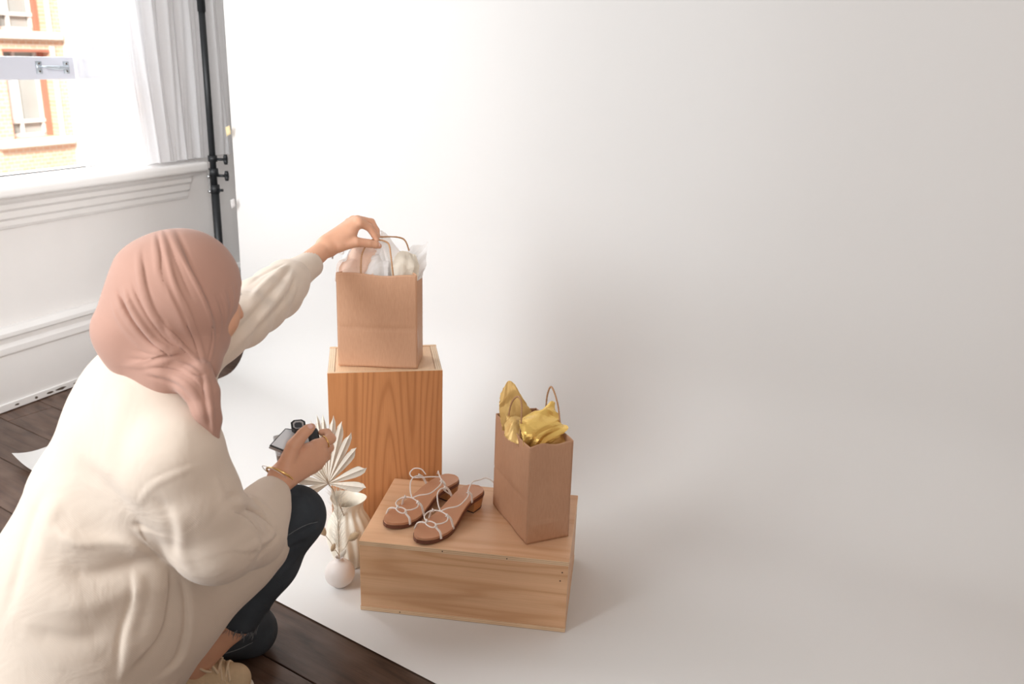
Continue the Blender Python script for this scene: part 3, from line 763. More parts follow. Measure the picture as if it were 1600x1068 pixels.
def sandal(loc, rz, mirror, label, extra):
    root = thing('sandal', loc, rz, label, 'sandal', 'pair of strappy sandals on the low box')
    k = -1 if mirror else 1
    ss = np.concatenate([np.linspace(0, .09, 10), np.linspace(.12, .9, 26), np.linspace(.92, 1, 9)])
    def layer(name, t0, t1, grow, mat, inset=0.0):
        V, F = [], []; nC = 9
        for s in ss:
            wl, wr = sole_half(s); wl = max(0, wl+grow*(0.3+min(1, 8*wl/.03))/1.3); wr = max(0, wr+grow*(0.3+min(1, 8*wr/.03))/1.3)
            x = s*SL + (s-0.5)*2*grow
            for q in range(nC):
                c = -1+2*q/(nC-1); y = c*(wl if c < 0 else wr)*k
                dish = 0.0022*(1-c*c) if t1 > 0.004 else 0
                V.append((x, y, sole_z(s)+t1-dish))
            for q in range(nC):
                c = -1+2*q/(nC-1); y = c*(wl if c < 0 else wr)*k
                V.append((x, y, sole_z(s)+t0))
        n = 2*nC
        for i in range(len(ss)-1):
            for q in range(nC-1):
                F.append((i*n+q, i*n+q+1, (i+1)*n+q+1, (i+1)*n+q)); F.append((i*n+nC+q, (i+1)*n+nC+q, (i+1)*n+nC+q+1, i*n+nC+q+1))
            F.append((i*n, (i+1)*n, (i+1)*n+nC, i*n+nC)); F.append((i*n+nC-1, i*n+2*nC-1, (i+1)*n+2*nC-1, (i+1)*n+nC-1))
        o = obj(name, V, F, mat, root); recalc(o)
        m = o.modifiers.new('edge', 'EDGE_SPLIT'); m.split_angle = math.radians(50)
        return o
    layer('insole', 0.0, 0.0060, 0.0, M_insole)
    layer('sole', -0.0085, 0.0, 0.0012, M_sole)
    # block heel
    V, F = [], []
    prof = [(0.775, -1), (0.775, 1)] + [(0.80+0.2*math.sin(a)*1.0, math.cos(a)) for a in np.linspace(0, PI, 14)]
    ring = []
    for (s, c) in [(0.765, 1.0), (0.765, -1.0)] : ring.append((s, c))
    arc = [(s, 'l') for s in np.linspace(.765, 1.0, 16)] + [(s, 'r') for s in np.linspace(1.0, .765, 16)][1:]
    for lev in (0, 1, 2):
        for (s, sd) in arc:
            wl, wr = sole_half(min(.998, s)); w = (-wl if sd == 'l' else wr)*k
            sc = (0.90, 0.96, 1.0)[lev]
            x = 0.765*SL + (s*SL-0.765*SL)*sc + (0.003 if lev == 0 else 0)*0
            z = (0.0035, 0.018, sole_z(s)-0.0085)[lev]
            V.append((x, w*sc, z))
    m_ = len(arc)
    for lev in range(2):
        for i in range(m_):
            j = (i+1) % m_; F.append((lev*m_+i, lev*m_+j, (lev+1)*m_+j, (lev+1)*m_+i))
    F.append(tuple(range(m_-1, -1, -1))); F.append(tuple(2*m_+i for i in range(m_)))
    o = recalc(obj('heel', V, F, M_heel, root)); md = o.modifiers.new('edge', 'EDGE_SPLIT'); md.split_angle = math.radians(40)
    V2 = [(v[0], v[1], 0.0) for v in V[:m_]] + [(v[0], v[1], 0.0035) for v in V[:m_]]
    F2 = [(i, (i+1) % m_, m_+(i+1) % m_, m_+i) for i in range(m_)] + [tuple(range(m_-1, -1, -1)), tuple(m_+i for i in range(m_))]
    obj('heel_tip', V2, F2, M_heeltip, root, smooth=False)
    zt = lambda s: sole_z(s)+0.006
    def P(s, y, dz): return (s*SL, -y, zt(s)+dz)
    R_ = 0.0017
    st = lambda pts, r=R_, cl=False: tube('strap', [P(*p) for p in pts], r, M_strap, root, seg=8, closed=cl, n=9)
    # toe band: twin cords from both edges meeting a knotted loop
    for dy in (0, 0.010):
        st([(0.155+dy, -0.040, -0.006), (0.165+dy, -0.034, 0.010), (0.17+dy*0.6, -0.020, 0.017), (0.175, -0.008, 0.018)], 0.0019)
        st([(0.150+dy, 0.041, -0.006), (0.160+dy, 0.036, 0.008), (0.168+dy*0.6, 0.026, 0.014), (0.175, 0.018, 0.017)], 0.0019)
    st([(0.150, 0.004, 0.017), (0.152, 0.016, 0.017), (0.178, 0.021, 0.018), (0.205, 0.014, 0.020), (0.207, -0.001, 0.021), (0.190, -0.010, 0.019), (0.166, -0.008, 0.018)], R_, True)
    # ring of cord over the ball of the foot
    st([(0.195, -0.012, 0.020), (0.235, -0.026, 0.022), (0.30, -0.030, 0.024), (0.345, -0.022, 0.027), (0.355, 0.0, 0.030), (0.345, 0.022, 0.027), (0.30, 0.031, 0.023), (0.240, 0.027, 0.021), (0.200, 0.014, 0.019)])
    # instep bars to both edges
    for dy in (0, 0.011):
        st([(0.345+dy, 0.022, 0.026), (0.350+dy, 0.032, 0.018), (0.352+dy, 0.040, -0.006)], 0.0018)
        st([(0.345+dy, -0.022, 0.026), (0.352+dy, -0.030, 0.018), (0.355+dy, -0.036, -0.006)], 0.0018)
    # ankle cords looping up and back
    a_, b_s = extra
    st([(0.355, 0.0, 0.030), (0.40, 0.012, 0.034), (0.48, 0.030, 0.030), (0.58, 0.033, 0.026), (0.66, 0.028, 0.022), (0.70, 0.020, 0.024)])
    st([(0.355, 0.0, 0.030), (0.39, -0.014, 0.040), (0.46, -0.030, 0.046), (0.53, -0.036, 0.044), (0.60, -0.034, 0.036)])
    st(a_); st(b_s)
    # heel strap, twin
    for dy in (0, 0.012):
        st([(0.695+dy, 0.022, 0.022), (0.700+dy, 0.030, 0.014), (0.705+dy, 0.031, -0.006)], 0.0018)
        st([(0.60+dy, -0.034, 0.036), (0.65+dy, -0.033, 0.020), (0.69+dy, -0.029, -0.005)], 0.0018)
    # knots
    for p in ((0.197, -0.011, 0.020), (0.345, 0.022, 0.027), (0.345, -0.022, 0.027), (0.180, 0.019, 0.018), (0.695, 0.021, 0.023), (0.60, -0.034, 0.036)):
        c = np.array(P(*p)); q = [c+np.array([0.0032*math.cos(a), 0.0024*math.sin(2*a), 0.0032*math.sin(a)]) for a in np.linspace(0, 2*PI, 9)[:-1]]
        tube('knot', q, 0.0017, M_strap, root, seg=6, closed=True, n=4)
    return root
def place_sandal(toe, heel):
    d = heel-toe; return math.atan2(d[1], d[0])
zb = 0.1965
toeA, heelA = onz(604, 822, zb+.008), onz(703, 746, zb+.045)
toeB, heelB = onz(652, 846, zb+.008), onz(744, 761, zb+.045)
sandal((toeA[0], toeA[1], zb), place_sandal(toeA, heelA), False, 'strappy sandal nearest the tall box, its ankle cord looping up',
       ([(0.76, 0.004, 0.020), (0.68, -0.015, 0.024), (0.60, -0.034, 0.030), (0.585, -0.054, 0.028), (0.61, -0.068, 0.030), (0.665, -0.066, 0.034), (0.71, -0.052, 0.030), (0.73, -0.040, 0.016)],
        [(0.70, 0.020, 0.024), (0.735, 0.006, 0.026), (0.79, -0.010, 0.026), (0.84, -0.022, 0.020), (0.87, -0.032, 0.006)]))
sandal((toeB[0], toeB[1], zb), place_sandal(toeB, heelB), True, 'strappy sandal on the side of the gold tissue bag, cord trailing past its heel',
       ([(0.60, -0.034, 0.036), (0.62, -0.040, 0.024), (0.66, -0.038, 0.010), (0.69, -0.032, 0.000)],
        [(0.70, 0.020, 0.024), (0.79, 0.010, 0.026), (0.90, 0.000, 0.022), (0.99, 0.004, 0.018), (1.05, 0.014, 0.020), (1.09, 0.030, 0.008), (1.10, 0.040, -0.014)]))

# ================================================================== vases and dried stems
M_ceram = plain('cream_glazed_ceramic', (0.80, 0.72, 0.60), 0.32, var=0.04, scale=8, spec=0.5)
M_ball = plain('blush_white_ceramic', (0.70, 0.62, 0.575), 0.45, var=0.04, scale=14, spec=0.4)
VB = np.array([-0.415, 2.035, 0.0015])
vase = thing('vase', tuple(VB), 0, 'tall cream vase with swirling ribs holding the palm leaf', 'vase')
prof = [(0.000, 0.002), (0.028, 0.0), (0.034, 0.004), (0.042, 0.025), (0.052, 0.055), (0.0575, 0.085), (0.058, 0.105), (0.054, 0.125), (0.046, 0.142), (0.0385, 0.155), (0.0365, 0.165), (0.0375, 0.175), (0.041, 0.186), (0.045, 0.194), (0.0462, 0.1965), (0.0445, 0.1955), (0.040, 0.187), (0.0345, 0.174), (0.0335, 0.164), (0.036, 0.150), (0.046, 0.13), (0.052, 0.105), (0.046, 0.05), (0.025, 0.012), (0.0, 0.010)]
pr = spline([(r, z, 0) for r, z in prof], 4)[:, :2]
def ribs(r, z, a, i):
    w = min(1, max(0, z/0.03))*min(1, max(0, (0.185-z)/0.03)); outer = 1 if i < len(pr)*0.58 else 0
    rr = r + outer*w*0.0026*math.sin(13*a + z*26)
    zz = z + (0.004*math.cos(2*a+0.6) if z > 0.17 else 0.004*math.cos(2*a+0.6)*max(0, (z-0.14)/0.03))*(1 if z > 0.14 else 0)
    if z > 0.17: rr *= 1+0.05*math.cos(2*a+0.6)*min(1, (z-0.17)/0.02)
    return rr, zz
obj('vase_body', *lathe_geo([tuple(p) for p in pr], 120, ribs), M_ceram, vase)
ball = onz(528, 925, 0) ; ball = np.array([ball[0], ball[1]+0.030, 0.0015])
RB = 0.0385
bvase = thing('bud_vase', tuple(ball), 0, 'small round blush ceramic bud vase beside the low box', 'vase')
bp_ = [(0, 0.001), (0.016, 0.0)] + [(RB*math.sin(a)*1.0, RB*0.96-RB*0.96*math.cos(a)) for a in np.linspace(0.5, PI-0.33, 26)] + [(0.0105, 0.0745), (0.0095, 0.078), (0.0100, 0.082), (0.0110, 0.0835), (0.0098, 0.0838), (0.0080, 0.081), (0.0075, 0.070), (0.012, 0.06), (0.0, 0.055)]
obj('vase_body', *lathe_geo(bp_, 56), M_ball, bvase)

# dried palm leaf
M_palm = plain('bleached_palm_leaf', (0.76, 0.68, 0.58), 0.65, var=0.10, scale=45)
M_palmvein = plain('brown_palm_vein', (0.36, 0.24, 0.15), 0.7, var=0.1)
M_stem = plain('dry_straw_stem', (0.55, 0.42, 0.27), 0.7, var=0.1)
HUB = cp(513, 755, 2.085)
palm = thing('palm_leaf', tuple(HUB), 0, 'bleached dried palm fan leaf standing in the tall vase', 'dried leaf')
tips = [(570, 762, 2.01, 1.15), (571, 731, 2.03, 1.1), (556, 701, 2.045, 0.95), (547.5, 677, 2.06, 0.9), (534, 660, 2.075, 0.95), (520.5, 651, 2.10, 0.8), (505, 649, 2.12, 0.6), (495, 650, 2.13, 0.6), (486, 658, 2.135, 0.6), (474, 672, 2.12, 0.7), (466, 690, 2.10, 0.8), (458, 716, 2.08, 0.9), (461, 748, 2.05, 1.0), (480, 769, 2.02, 1.0)]
CN = norm(CAMP - HUB)
for q, (tx, ty, td, ws) in enumerate(tips):
    tip = cp(tx, ty, td); ax = tip - HUB; ln = np.linalg.norm(ax); ax = ax/ln
    side = norm(np.cross(ax, CN)); nrm_ = np.cross(side, ax)
    stp = np.array([0, .08, .25, .45, .65, .80, .90, 1.0]); wd = np.array([.0012, .0022, .0048, .0078, .0098, .0098, .0075, .0004])*ws*1.08
    V, F = [], []
    skew = 0.004*(1 if q % 2 else -1)
    for s, w in zip(stp, wd):
        c = HUB + ax*ln*s + nrm_*(-0.006*math.sin(PI*s))
        for kx, kz in ((-1, 0.0), (-.5, .0012), (0, .0042 if True else 0), (.5, .0012), (1, 0.0)):
            V.append(c + side*kx*w + nrm_*kz*min(1, w/0.004) + ax*skew*kx*(s > .85))
    for i in range(len(stp)-1):
        for k in range(4): F.append((i*5+k, i*5+k+1, (i+1)*5+k+1, (i+1)*5+k))
    lf = obj('leaflet', V, F, M_palm, palm, smooth=False, world_space=True); solid(lf, 0.0005)
    veins = []
    for kx in (-0.98, 0.03):
        pts = [HUB + ax*ln*s + nrm_*(-0.006*math.sin(PI*s)+(0.0044 if kx > -.5 else 0.0004)*min(1, w/0.004)) + side*kx*w for s, w in zip(stp[:-1], wd[:-1])]
        veins.append(tube_geo(pts, 0.00045, 5))
    v, f = join_geo(veins)
    inv = parent_inv(palm)
    obj('vein', [inv @ Vector(p) for p in v], f, M_palmvein, lf)
vt = VB + np.array([0, 0, 0.02])
tube('stem', [HUB, HUB*0.55+(VB+np.array([-0.012, -.01, 0.17]))*0.45, VB+np.array([0.0, 0, 0.10]), vt+np.array([0.01, 0.01, 0])], 0.0016, M_palmvein, palm, world_space=True)

# bunny-tail grasses and the feathery plume in the bud vase
M_bunny = plain('tan_bunny_tail', (0.62, 0.44, 0.27), 0.9, var=0.15, scale=200, sheen=0.4)
M_bunny2 = plain('cream_bunny_tail', (0.80, 0.72, 0.62), 0.9, var=0.08, scale=200, sheen=0.4)
NECK = ball + np.array([0, 0, 0.083])
def bunny(tipx, tipy, dep, size, mat, label, axis_px):
    c = cp(tipx, tipy, dep); root = thing('bunny_tail_grass', tuple(NECK), 0, label, 'dried grass', 'dried grasses in the bud vase')
    ax = cp(axis_px[0], axis_px[1], dep) - c; ax = norm(ax)
    mid = (NECK+c)/2 + np.array([0, 0, 0.004])
    tube('stem', [NECK-np.array([0, 0, 0.03]), NECK, mid, c-ax*size*0.9], 0.0007, M_stem, root, seg=6, world_space=True)
    u = norm(np.cross(ax, [0.2, 0.1, 1])); w = np.cross(ax, u); V, F = [], []
    r = np.random.default_rng(int(tipx)); nS, nA = 12, 16
    for i in range(nS):
        t_ = i/(nS-1); rr = size*0.55*math.sin(PI*(0.06+0.90*t_))**0.7
        for k in range(nA):
            a = 2*PI*k/nA; j = rr*(0.88+0.24*r.random()); V.append(c+ax*size*(2*t_-1)+(u*math.cos(a)+w*math.sin(a))*j)
    for i in range(nS-1):
        for k in range(nA): F.append((i*nA+k, i*nA+(k+1) % nA, (i+1)*nA+(k+1) % nA, (i+1)*nA+k))
    F += [tuple(range(nA-1, -1, -1)), tuple((nS-1)*nA+k for k in range(nA))]
    hd_ = obj('seed_head', V, F, mat, root, world_space=True)
    g = []
    for _ in range(90):
        t_ = r.random(); a = r.random()*6.283; d = u*math.cos(a)+w*math.sin(a)
        p = c+ax*size*(2*t_-1)+d*size*0.5*math.sin(PI*(0.06+0.9*t_))**.7
        g.append(tube_geo([p, p+d*size*.28+ax*size*.35], [0.00022, 0.00008], 3, caps=False))
    v, f = join_geo(g); inv = parent_inv(root)
    o = obj('awns', [inv @ Vector(q) for q in v], f, mat, root); o['kind'] = 'stuff'
DB = 2.03
bunny(503.5, 828, 2.04, 0.0140, M_bunny, 'tan bunny tail leaning towards the kneeling person’s knee', (499, 820))
bunny(520.5, 855, 2.02, 0.0095, M_bunny, 'tan bunny tail close above the bud vase neck', (523, 849))
bunny(552.5, 838, 2.04, 0.0150, M_bunny, 'tan bunny tail leaning over towards the low box', (560, 833))
bunny(536, 864, 2.015, 0.0100, M_bunny2, 'cream bunny tail drooping over the bud vase neck', (538, 861))
M_plume = thin_cloth('feathery_cream_plume', (0.96, 0.89, 0.80), 0.45, 0.5, rough=0.9, var=0.08, scale=80)
plume = thing('pampas_plume', tuple(NECK), 0, 'feathery cream grass plume rising in front of the ribbed vase', 'dried grass')
stemP = spline([NECK-np.array([0, 0, 0.03]), NECK, cp(529, 830, 2.05), cp(527, 790, 2.045), cp(524, 776, 2.04)], 10)
g = []
r = np.random.default_rng(4)
for _ in range(300):
    t_ = 0.32+0.66*r.random(); i = int(t_*(len(stemP)-2)); p = stemP[i]
    a = r.uniform(-1, 1); dep = r.uniform(-1, 1)
    d = np.array([a*0.62, dep*0.35, 1.0]); d = norm(d); l_ = r.uniform(0.012, 0.036)
    q = p + d*l_; q2 = p+d*l_*1.6+np.array([a*0.006, 0, -0.002])
    g.append(tube_geo([p, q, q2], [0.0003, 0.0003, 0.00012], 3, caps=False))
v, f = join_geo(g); o = obj('plume_strands', v, f, M_plume, plume, world_space=True); o['kind'] = 'stuff'
tube('stem', [stemP[0], stemP[10], stemP[20], stemP[30]], 0.0008, M_stem, plume, world_space=True)
# ================================================================== the person
# Every soft form is one distance field polygonised into one continuous surface.
def f_cone(P, a, b, ra, rb):
    a = np.asarray(a); b = np.asarray(b); ba = b - a
    h = np.clip(((P - a) @ ba)/(ba @ ba), 0, 1)
    return np.linalg.norm(P - a - h[:, None]*ba, axis=1) - (ra + (rb - ra)*h)
def f_ell(P, c, rad, rot):
    q = (P - np.asarray(c)) @ rot            # rot columns are the axes
    r = np.asarray(rad); k0 = np.linalg.norm(q/r, axis=1); k1 = np.linalg.norm(q/(r*r), axis=1) + 1e-9
    return k0*(k0 - 1)/k1
def smin(a, b, k):
    h = np.clip(0.5 + 0.5*(b - a)/k, 0, 1); return b + (a - b)*h - k*h*(1 - h)
def smax(a, b, k): return -smin(-a, -b, k)
def prim(P, e):
    if e[0] == 'c': return f_cone(P, *e[1:])
    return f_ell(P, *e[1:])
def union(P, lst, k):
    d = None
    for e in lst:
        kk = e[-1] if isinstance(e[-1], dict) else None
        x = prim(P, e[:-1] if kk else e)
        d = x if d is None else smin(d, x, kk['k'] if kk else k)
    return d
def polygonise(fn, lo, hi, res):
    """naive surface nets"""
    lo = np.asarray(lo, float); n = np.ceil((np.asarray(hi) - lo)/res).astype(int) + 1
    ax = [lo[i] + res*np.arange(n[i]) for i in range(3)]
    F = np.empty(tuple(n))
    Y, Z = np.meshgrid(ax[1], ax[2], indexing='ij'); yz = np.stack([Y.ravel(), Z.ravel()], 1)
    step = max(1, int(400000/len(yz)))
    for i in range(0, n[0], step):
        xs = ax[0][i:i+step]
        P = np.empty((len(xs)*len(yz), 3)); P[:, 0] = np.repeat(xs, len(yz)); P[:, 1:] = np.tile(yz, (len(xs), 1))
        F[i:i+step] = fn(P).reshape(len(xs), n[1], n[2])
    S = F < 0
    c = [F[dx:n[0]-1+dx, dy:n[1]-1+dy, dz:n[2]-1+dz] for dx in (0, 1) for dy in (0, 1) for dz in (0, 1)]
    cnt = sum((x < 0).astype(int) for x in c); act = (cnt > 0) & (cnt < 8)
    I = np.argwhere(act); idx = -np.ones(act.shape, int); idx[act] = np.arange(len(I))
    vals = np.stack([x[act] for x in c], 1)
    off = np.array([(dx, dy, dz) for dx in (0, 1) for dy in (0, 1) for dz in (0, 1)], float)
    acc = np.zeros((len(I), 3)); num = np.zeros(len(I))
    for a in range(8):
        for b in range(a+1, 8):
            if np.abs(off[a]-off[b]).sum() != 1: continue
            m = (vals[:, a] < 0) != (vals[:, b] < 0); t = np.zeros(len(I))
            t[m] = vals[m, a]/(vals[m, a]-vals[m, b])
            acc[m] += off[a] + t[m, None]*(off[b]-off[a]); num[m] += 1
    V = lo + res*(I + acc/num[:, None])
    faces = []
    for axis in range(3):
        o1, o2 = [(1, 2), (2, 0), (0, 1)][axis]
        sl0 = [slice(None)]*3; sl1 = [slice(None)]*3; sl0[axis] = slice(0, n[axis]-1); sl1[axis] = slice(1, n[axis])
        A, B = S[tuple(sl0)], S[tuple(sl1)]
        E = np.argwhere(A != B)
        ok = (E[:, o1] > 0) & (E[:, o2] > 0) & (E[:, o1] < n[o1]-1) & (E[:, o2] < n[o2]-1); E = E[ok]
        flip = A[tuple(E.T)]
        def cell(d1, d2):
            q = E.copy(); q[:, o1] -= d1; q[:, o2] -= d2; return idx[tuple(q.T)]
        q = np.stack([cell(1, 1), cell(0, 1), cell(0, 0), cell(1, 0)], 1)
        q[~flip] = q[~flip][:, ::-1]
        faces.append(q)
    return V, np.concatenate(faces)
def vnormals(V, Fc):
    n = np.zeros_like(V); a = np.cross(V[Fc[:, 2]]-V[Fc[:, 0]], V[Fc[:, 3]]-V[Fc[:, 1]])
    for k in range(4): np.add.at(n, Fc[:, k], a)
    return n/(np.linalg.norm(n, axis=1)[:, None]+1e-12)
def relax(V, Fc, it=2, f=0.5):
    deg = np.zeros(len(V)); 
    for k in range(4): np.add.at(deg, Fc[:, k], 2)
    for _ in range(it):
        s = np.zeros_like(V)
        for k in range(4):
            np.add.at(s, Fc[:, k], V[Fc[:, (k+1) % 4]] + V[Fc[:, (k-1) % 4]])
        V = V + f*(s/deg[:, None] - V)
    return V
def seg_dist(V, P):
    """distance of every vertex to a polyline, and the 0..1 position along it"""
    best = np.full(len(V), 1e9); pos = np.zeros(len(V)); m = len(P)-1
    for i in range(m):
        a, b = P[i], P[i+1]; ba = b-a; h = np.clip(((V-a)@ba)/(ba@ba+1e-12), 0, 1)
        d = np.linalg.norm(V-a-h[:, None]*ba, axis=1); u = d < best
        best[u] = d[u]; pos[u] = (i+h[u])/m
    return best, pos
def hit_line(bvh, px, n=6, back=0.0):
    """a crease drawn over the modelled surface: pixel waypoints dropped onto it"""
    pts = spline([(x, y, 0) for x, y in px], n)[:, :2]; out = []
    for x, y in pts:
        d = Vector(ray(x, y)).normalized(); h = bvh.ray_cast(Vector(CAMP), d)
        if h[0] is not None: out.append(np.array(h[0]))
    return np.array(out)
def folds(V, Fc, specs, taper=True):
    """ridges and grooves (line, height, width); with a fourth entry a lap edge: cloth raised on the
    right-hand side of the line, falling off over 'width'"""
    bvh = BVHTree.FromPolygons([tuple(v) for v in V], [tuple(int(i) for i in f) for f in Fc])
    nrm = vnormals(V, Fc); D = np.zeros(len(V))
    for sp_ in specs:
        px, amp, wid = sp_[:3]
        P = hit_line(bvh, px)
        if len(P) < 2: continue
        near = np.where((np.abs(V - P.mean(0)).max(1) < np.abs(P - P.mean(0)).max() + 0.12))[0]
        Vn = V[near]; d, t = seg_dist(Vn, P)
        if len(sp_) > 3:
            i = np.clip((t*(len(P)-1)).astype(int), 0, len(P)-2); a = P[i]; T = P[i+1]-P[i]
            h = np.clip(((Vn-a)*T).sum(1)/((T*T).sum(1)+1e-12), 0, 1)
            side = (np.cross(T, nrm[near])*(Vn-a-h[:, None]*T)).sum(1)/(np.linalg.norm(T, axis=1)+1e-9)
            w = np.exp(-d/wid)/(1+np.exp(-np.clip(side/sp_[3], -30, 30)))
        else:
            w = np.exp(-(d/wid)**2)
        if taper: w = w*np.clip(np.minimum(t, 1-t)*4+0.15, 0, 1)
        D[near] += amp*w
    return V + nrm*D[:, None]
J = cp
def rgrid(lst, pad):
    pts = []; 
    for e in lst:
        if e[0] == 'c': pts += [np.asarray(e[1])-e[3], np.asarray(e[1])+e[3], np.asarray(e[2])-e[4], np.asarray(e[2])+e[4]]
        else: pts += [np.asarray(e[1])-max(e[2]), np.asarray(e[1])+max(e[2])]
    pts = np.array(pts); return pts.min(0)-pad, pts.max(0)+pad
def chain(nodes):
    """nodes (px, py, depth, radius) -> tapered segments"""
    return [('c', J(*a[:3]), J(*b[:3]), a[3], b[3]) for a, b in zip(nodes[:-1], nodes[1:])]

M_skin = plain('warm_skin', (0.62, 0.335, 0.215), 0.5, var=0.07, scale=40, sss=0.15, bump=0.05, bscale=300)
M_lip = plain('rose_lips', (0.52, 0.20, 0.17), 0.45)
M_nailp = plain('pale_pink_nail', (0.74, 0.46, 0.40), 0.25, var=0.02)
M_knit = plain('cream_knit', (0.64, 0.54, 0.45), 0.9, var=0.035, scale=9, spec=0.12, sheen=0.2)
nt_ = M_knit.node_tree; b_ = nt_.nodes['Principled BSDF']                # soft creasing plus fine knit courses
_tc = N(nt_, 'ShaderNodeTexCoord')
_w = N(nt_, 'ShaderNodeTexNoise'); _w.inputs['Scale'].default_value = 11; _w.inputs['Detail'].default_value = 3; _w.inputs['Distortion'].default_value = 0.8
_k = N(nt_, 'ShaderNodeTexWave'); _k.bands_direction = 'DIAGONAL'; _k.inputs['Scale'].default_value = 130; _k.inputs['Distortion'].default_value = 1.5; _k.inputs['Detail'].default_value = 2
L(nt_, _tc.outputs['Object'], _w.inputs['Vector']); L(nt_, _tc.outputs['Object'], _k.inputs['Vector'])
_b1 = N(nt_, 'ShaderNodeBump'); _b1.inputs['Strength'].default_value = 0.35; _b1.inputs['Distance'].default_value = 0.012
_b2 = N(nt_, 'ShaderNodeBump'); _b2.inputs['Strength'].default_value = 0.10; _b2.inputs['Distance'].default_value = 0.0012
L(nt_, _w.outputs['Fac'], _b1.inputs['Height']); L(nt_, _k.outputs['Fac'], _b2.inputs['Height']); L(nt_, _b1.outputs[0], _b2.inputs['Normal']); L(nt_, _b2.outputs[0], b_.inputs['Normal'])
M_scarf = plain('dusty_rose_jersey', (0.40, 0.232, 0.180), 0.85, var=0.04, scale=14, bump=0.10, bscale=500, spec=0.15, sheen=0.15)
M_denim = plain('washed_black_denim', (0.040, 0.048, 0.058), 0.85, var=0.5, scale=14, bump=0.3, bscale=500, spec=0.2)
M_stitch = plain('pale_denim_seam', (0.15, 0.16, 0.17), 0.9, var=0.3, scale=150)
M_shoe = plain('beige_knit_sneaker', (0.60, 0.455, 0.29), 0.8, var=0.12, scale=60, bump=0.5, bscale=300)
M_lace = plain('beige_lace', (0.66, 0.53, 0.37), 0.85, var=0.08, scale=100)
M_rubber = plain('cream_rubber_sole', (0.70, 0.64, 0.55), 0.6)
M_gold = plain('polished_gold', (0.83, 0.55, 0.22), 0.25, metal=0.95, var=0.03)
M_silver = plain('thin_silver', (0.70, 0.62, 0.56), 0.3, metal=0.8)
M_hairdark = plain('dark_brow_hair', (0.035, 0.022, 0.016), 0.7)

person = thing('person', (-0.68, 1.42, 0.0), 0, 'kneeling person in cream sweater and dusty rose headscarf, one hand pinching a bag handle', 'person')
def pobj(name, V, Fc, mat, parent=None):
    return obj(name, V, Fc, mat, parent or person, world_space=True)

# ---- skeleton landmarks (frame pixel, pixel, depth along the view axis)
HC = J(284, 455, 1.49)                                   # middle of the skull
FD = norm([0.62, 0.74, -0.25]); FS = norm(np.cross(FD, [0, 0, 1.0])); FU = np.cross(FS, FD)   # face: forward, her right, up
HR = np.stack([FD, FS, FU], 1)
def hp(f, s, u): return HC + FD*f + FS*s + FU*u
HO = 0.035                                               # depth nudge of the reaching hand
larm = [(342, 522, 1.74), (405, 477, 1.93), (457, 432, 2.10), (490, 405, 2.14+HO)]

# ---- body: torso, head and limbs in one field, hands polygonised finer and joined into the same mesh
face = [('e', HC, (0.090, 0.070, 0.098), HR), ('e', hp(0.040, 0, -0.045), (0.062, 0.058, 0.070), HR), ('e', hp(0.062, 0, -0.092), (0.026, 0.026, 0.022), HR),
        ('e', hp(0.060, 0.036, -0.034), (0.028, 0.026, 0.030), HR), ('e', hp(0.060, -0.036, -0.034), (0.028, 0.026, 0.030), HR), ('e', hp(0.072, 0, 0.028), (0.022, 0.050, 0.020), HR)]
neck = [('c', hp(-0.018, 0, -0.06), J(250, 600, 1.53), 0.050, 0.052)]
nose = [('c', hp(0.092, 0, 0.004), hp(0.116, 0, -0.034), 0.008, 0.011), ('c', hp(0.104, 0.010, -0.038), hp(0.104, -0.010, -0.038), 0.008, 0.008)]
lips = [('c', hp(0.097, 0.018, -0.062), hp(0.104, 0, -0.060), 0.0045, 0.0062), ('c', hp(0.097, -0.018, -0.062), hp(0.104, 0, -0.060), 0.0045, 0.0062),
        ('c', hp(0.095, 0.016, -0.068), hp(0.101, 0, -0.070), 0.0045, 0.0065), ('c', hp(0.095, -0.016, -0.068), hp(0.101, 0, -0.070), 0.0045, 0.0065)]
torso = chain([(245, 612, 1.54, .07), (212, 690, 1.57, .085), (175, 800, 1.60, .095), (160, 930, 1.63, .10), (150, 1010, 1.64, .11)])
arms = chain([(250, 630, 1.52, .055), (282, 702, 1.46, .040), (345, 842, 1.56, .038), (425, 772, 1.715, .028)]) + \
    chain([(262, 620, 1.58, .055), larm[0]+(.040,), larm[1]+(.036,), (474, 416, 2.12+HO*.6, .027)])
rleg = chain([(175, 1000, 1.63, .085), (370, 872, 1.735, .058), (462, 806, 1.80, .042), (365, 965, 1.82, .038), (300, 1042, 1.80, .030)])
rfoot = [('c', onz(300, 1052, .06), onz(372, 1062, .03), .032, .024)]
lkn = onz(392, 985, .052)
lleg = [('c', J(165, 1000, 1.68), lkn, .085, .042), ('c', lkn, np.array([-0.86, 1.56, .05]), .042, .038)]
skull = face + neck + torso + arms + rleg + rfoot + lleg
def body_fn(P):
    d = union(P, skull, 0.025)
    d = smin(d, union(P, nose, 0.008), 0.008)
    d = smin(d, union(P, lips, 0.003), 0.003)
    for s in (1, -1):
        d = smax(d, -f_ell(P, hp(0.086, s*0.031, 0.004), (0.010, 0.015, 0.008), HR), 0.008)     # eye sockets
    return d
lo, hi = rgrid(skull, 0.02)
Vb, Fb = polygonise(body_fn, lo, hi, 0.0062)
Vb = relax(Vb, Fb, 1, 0.4)
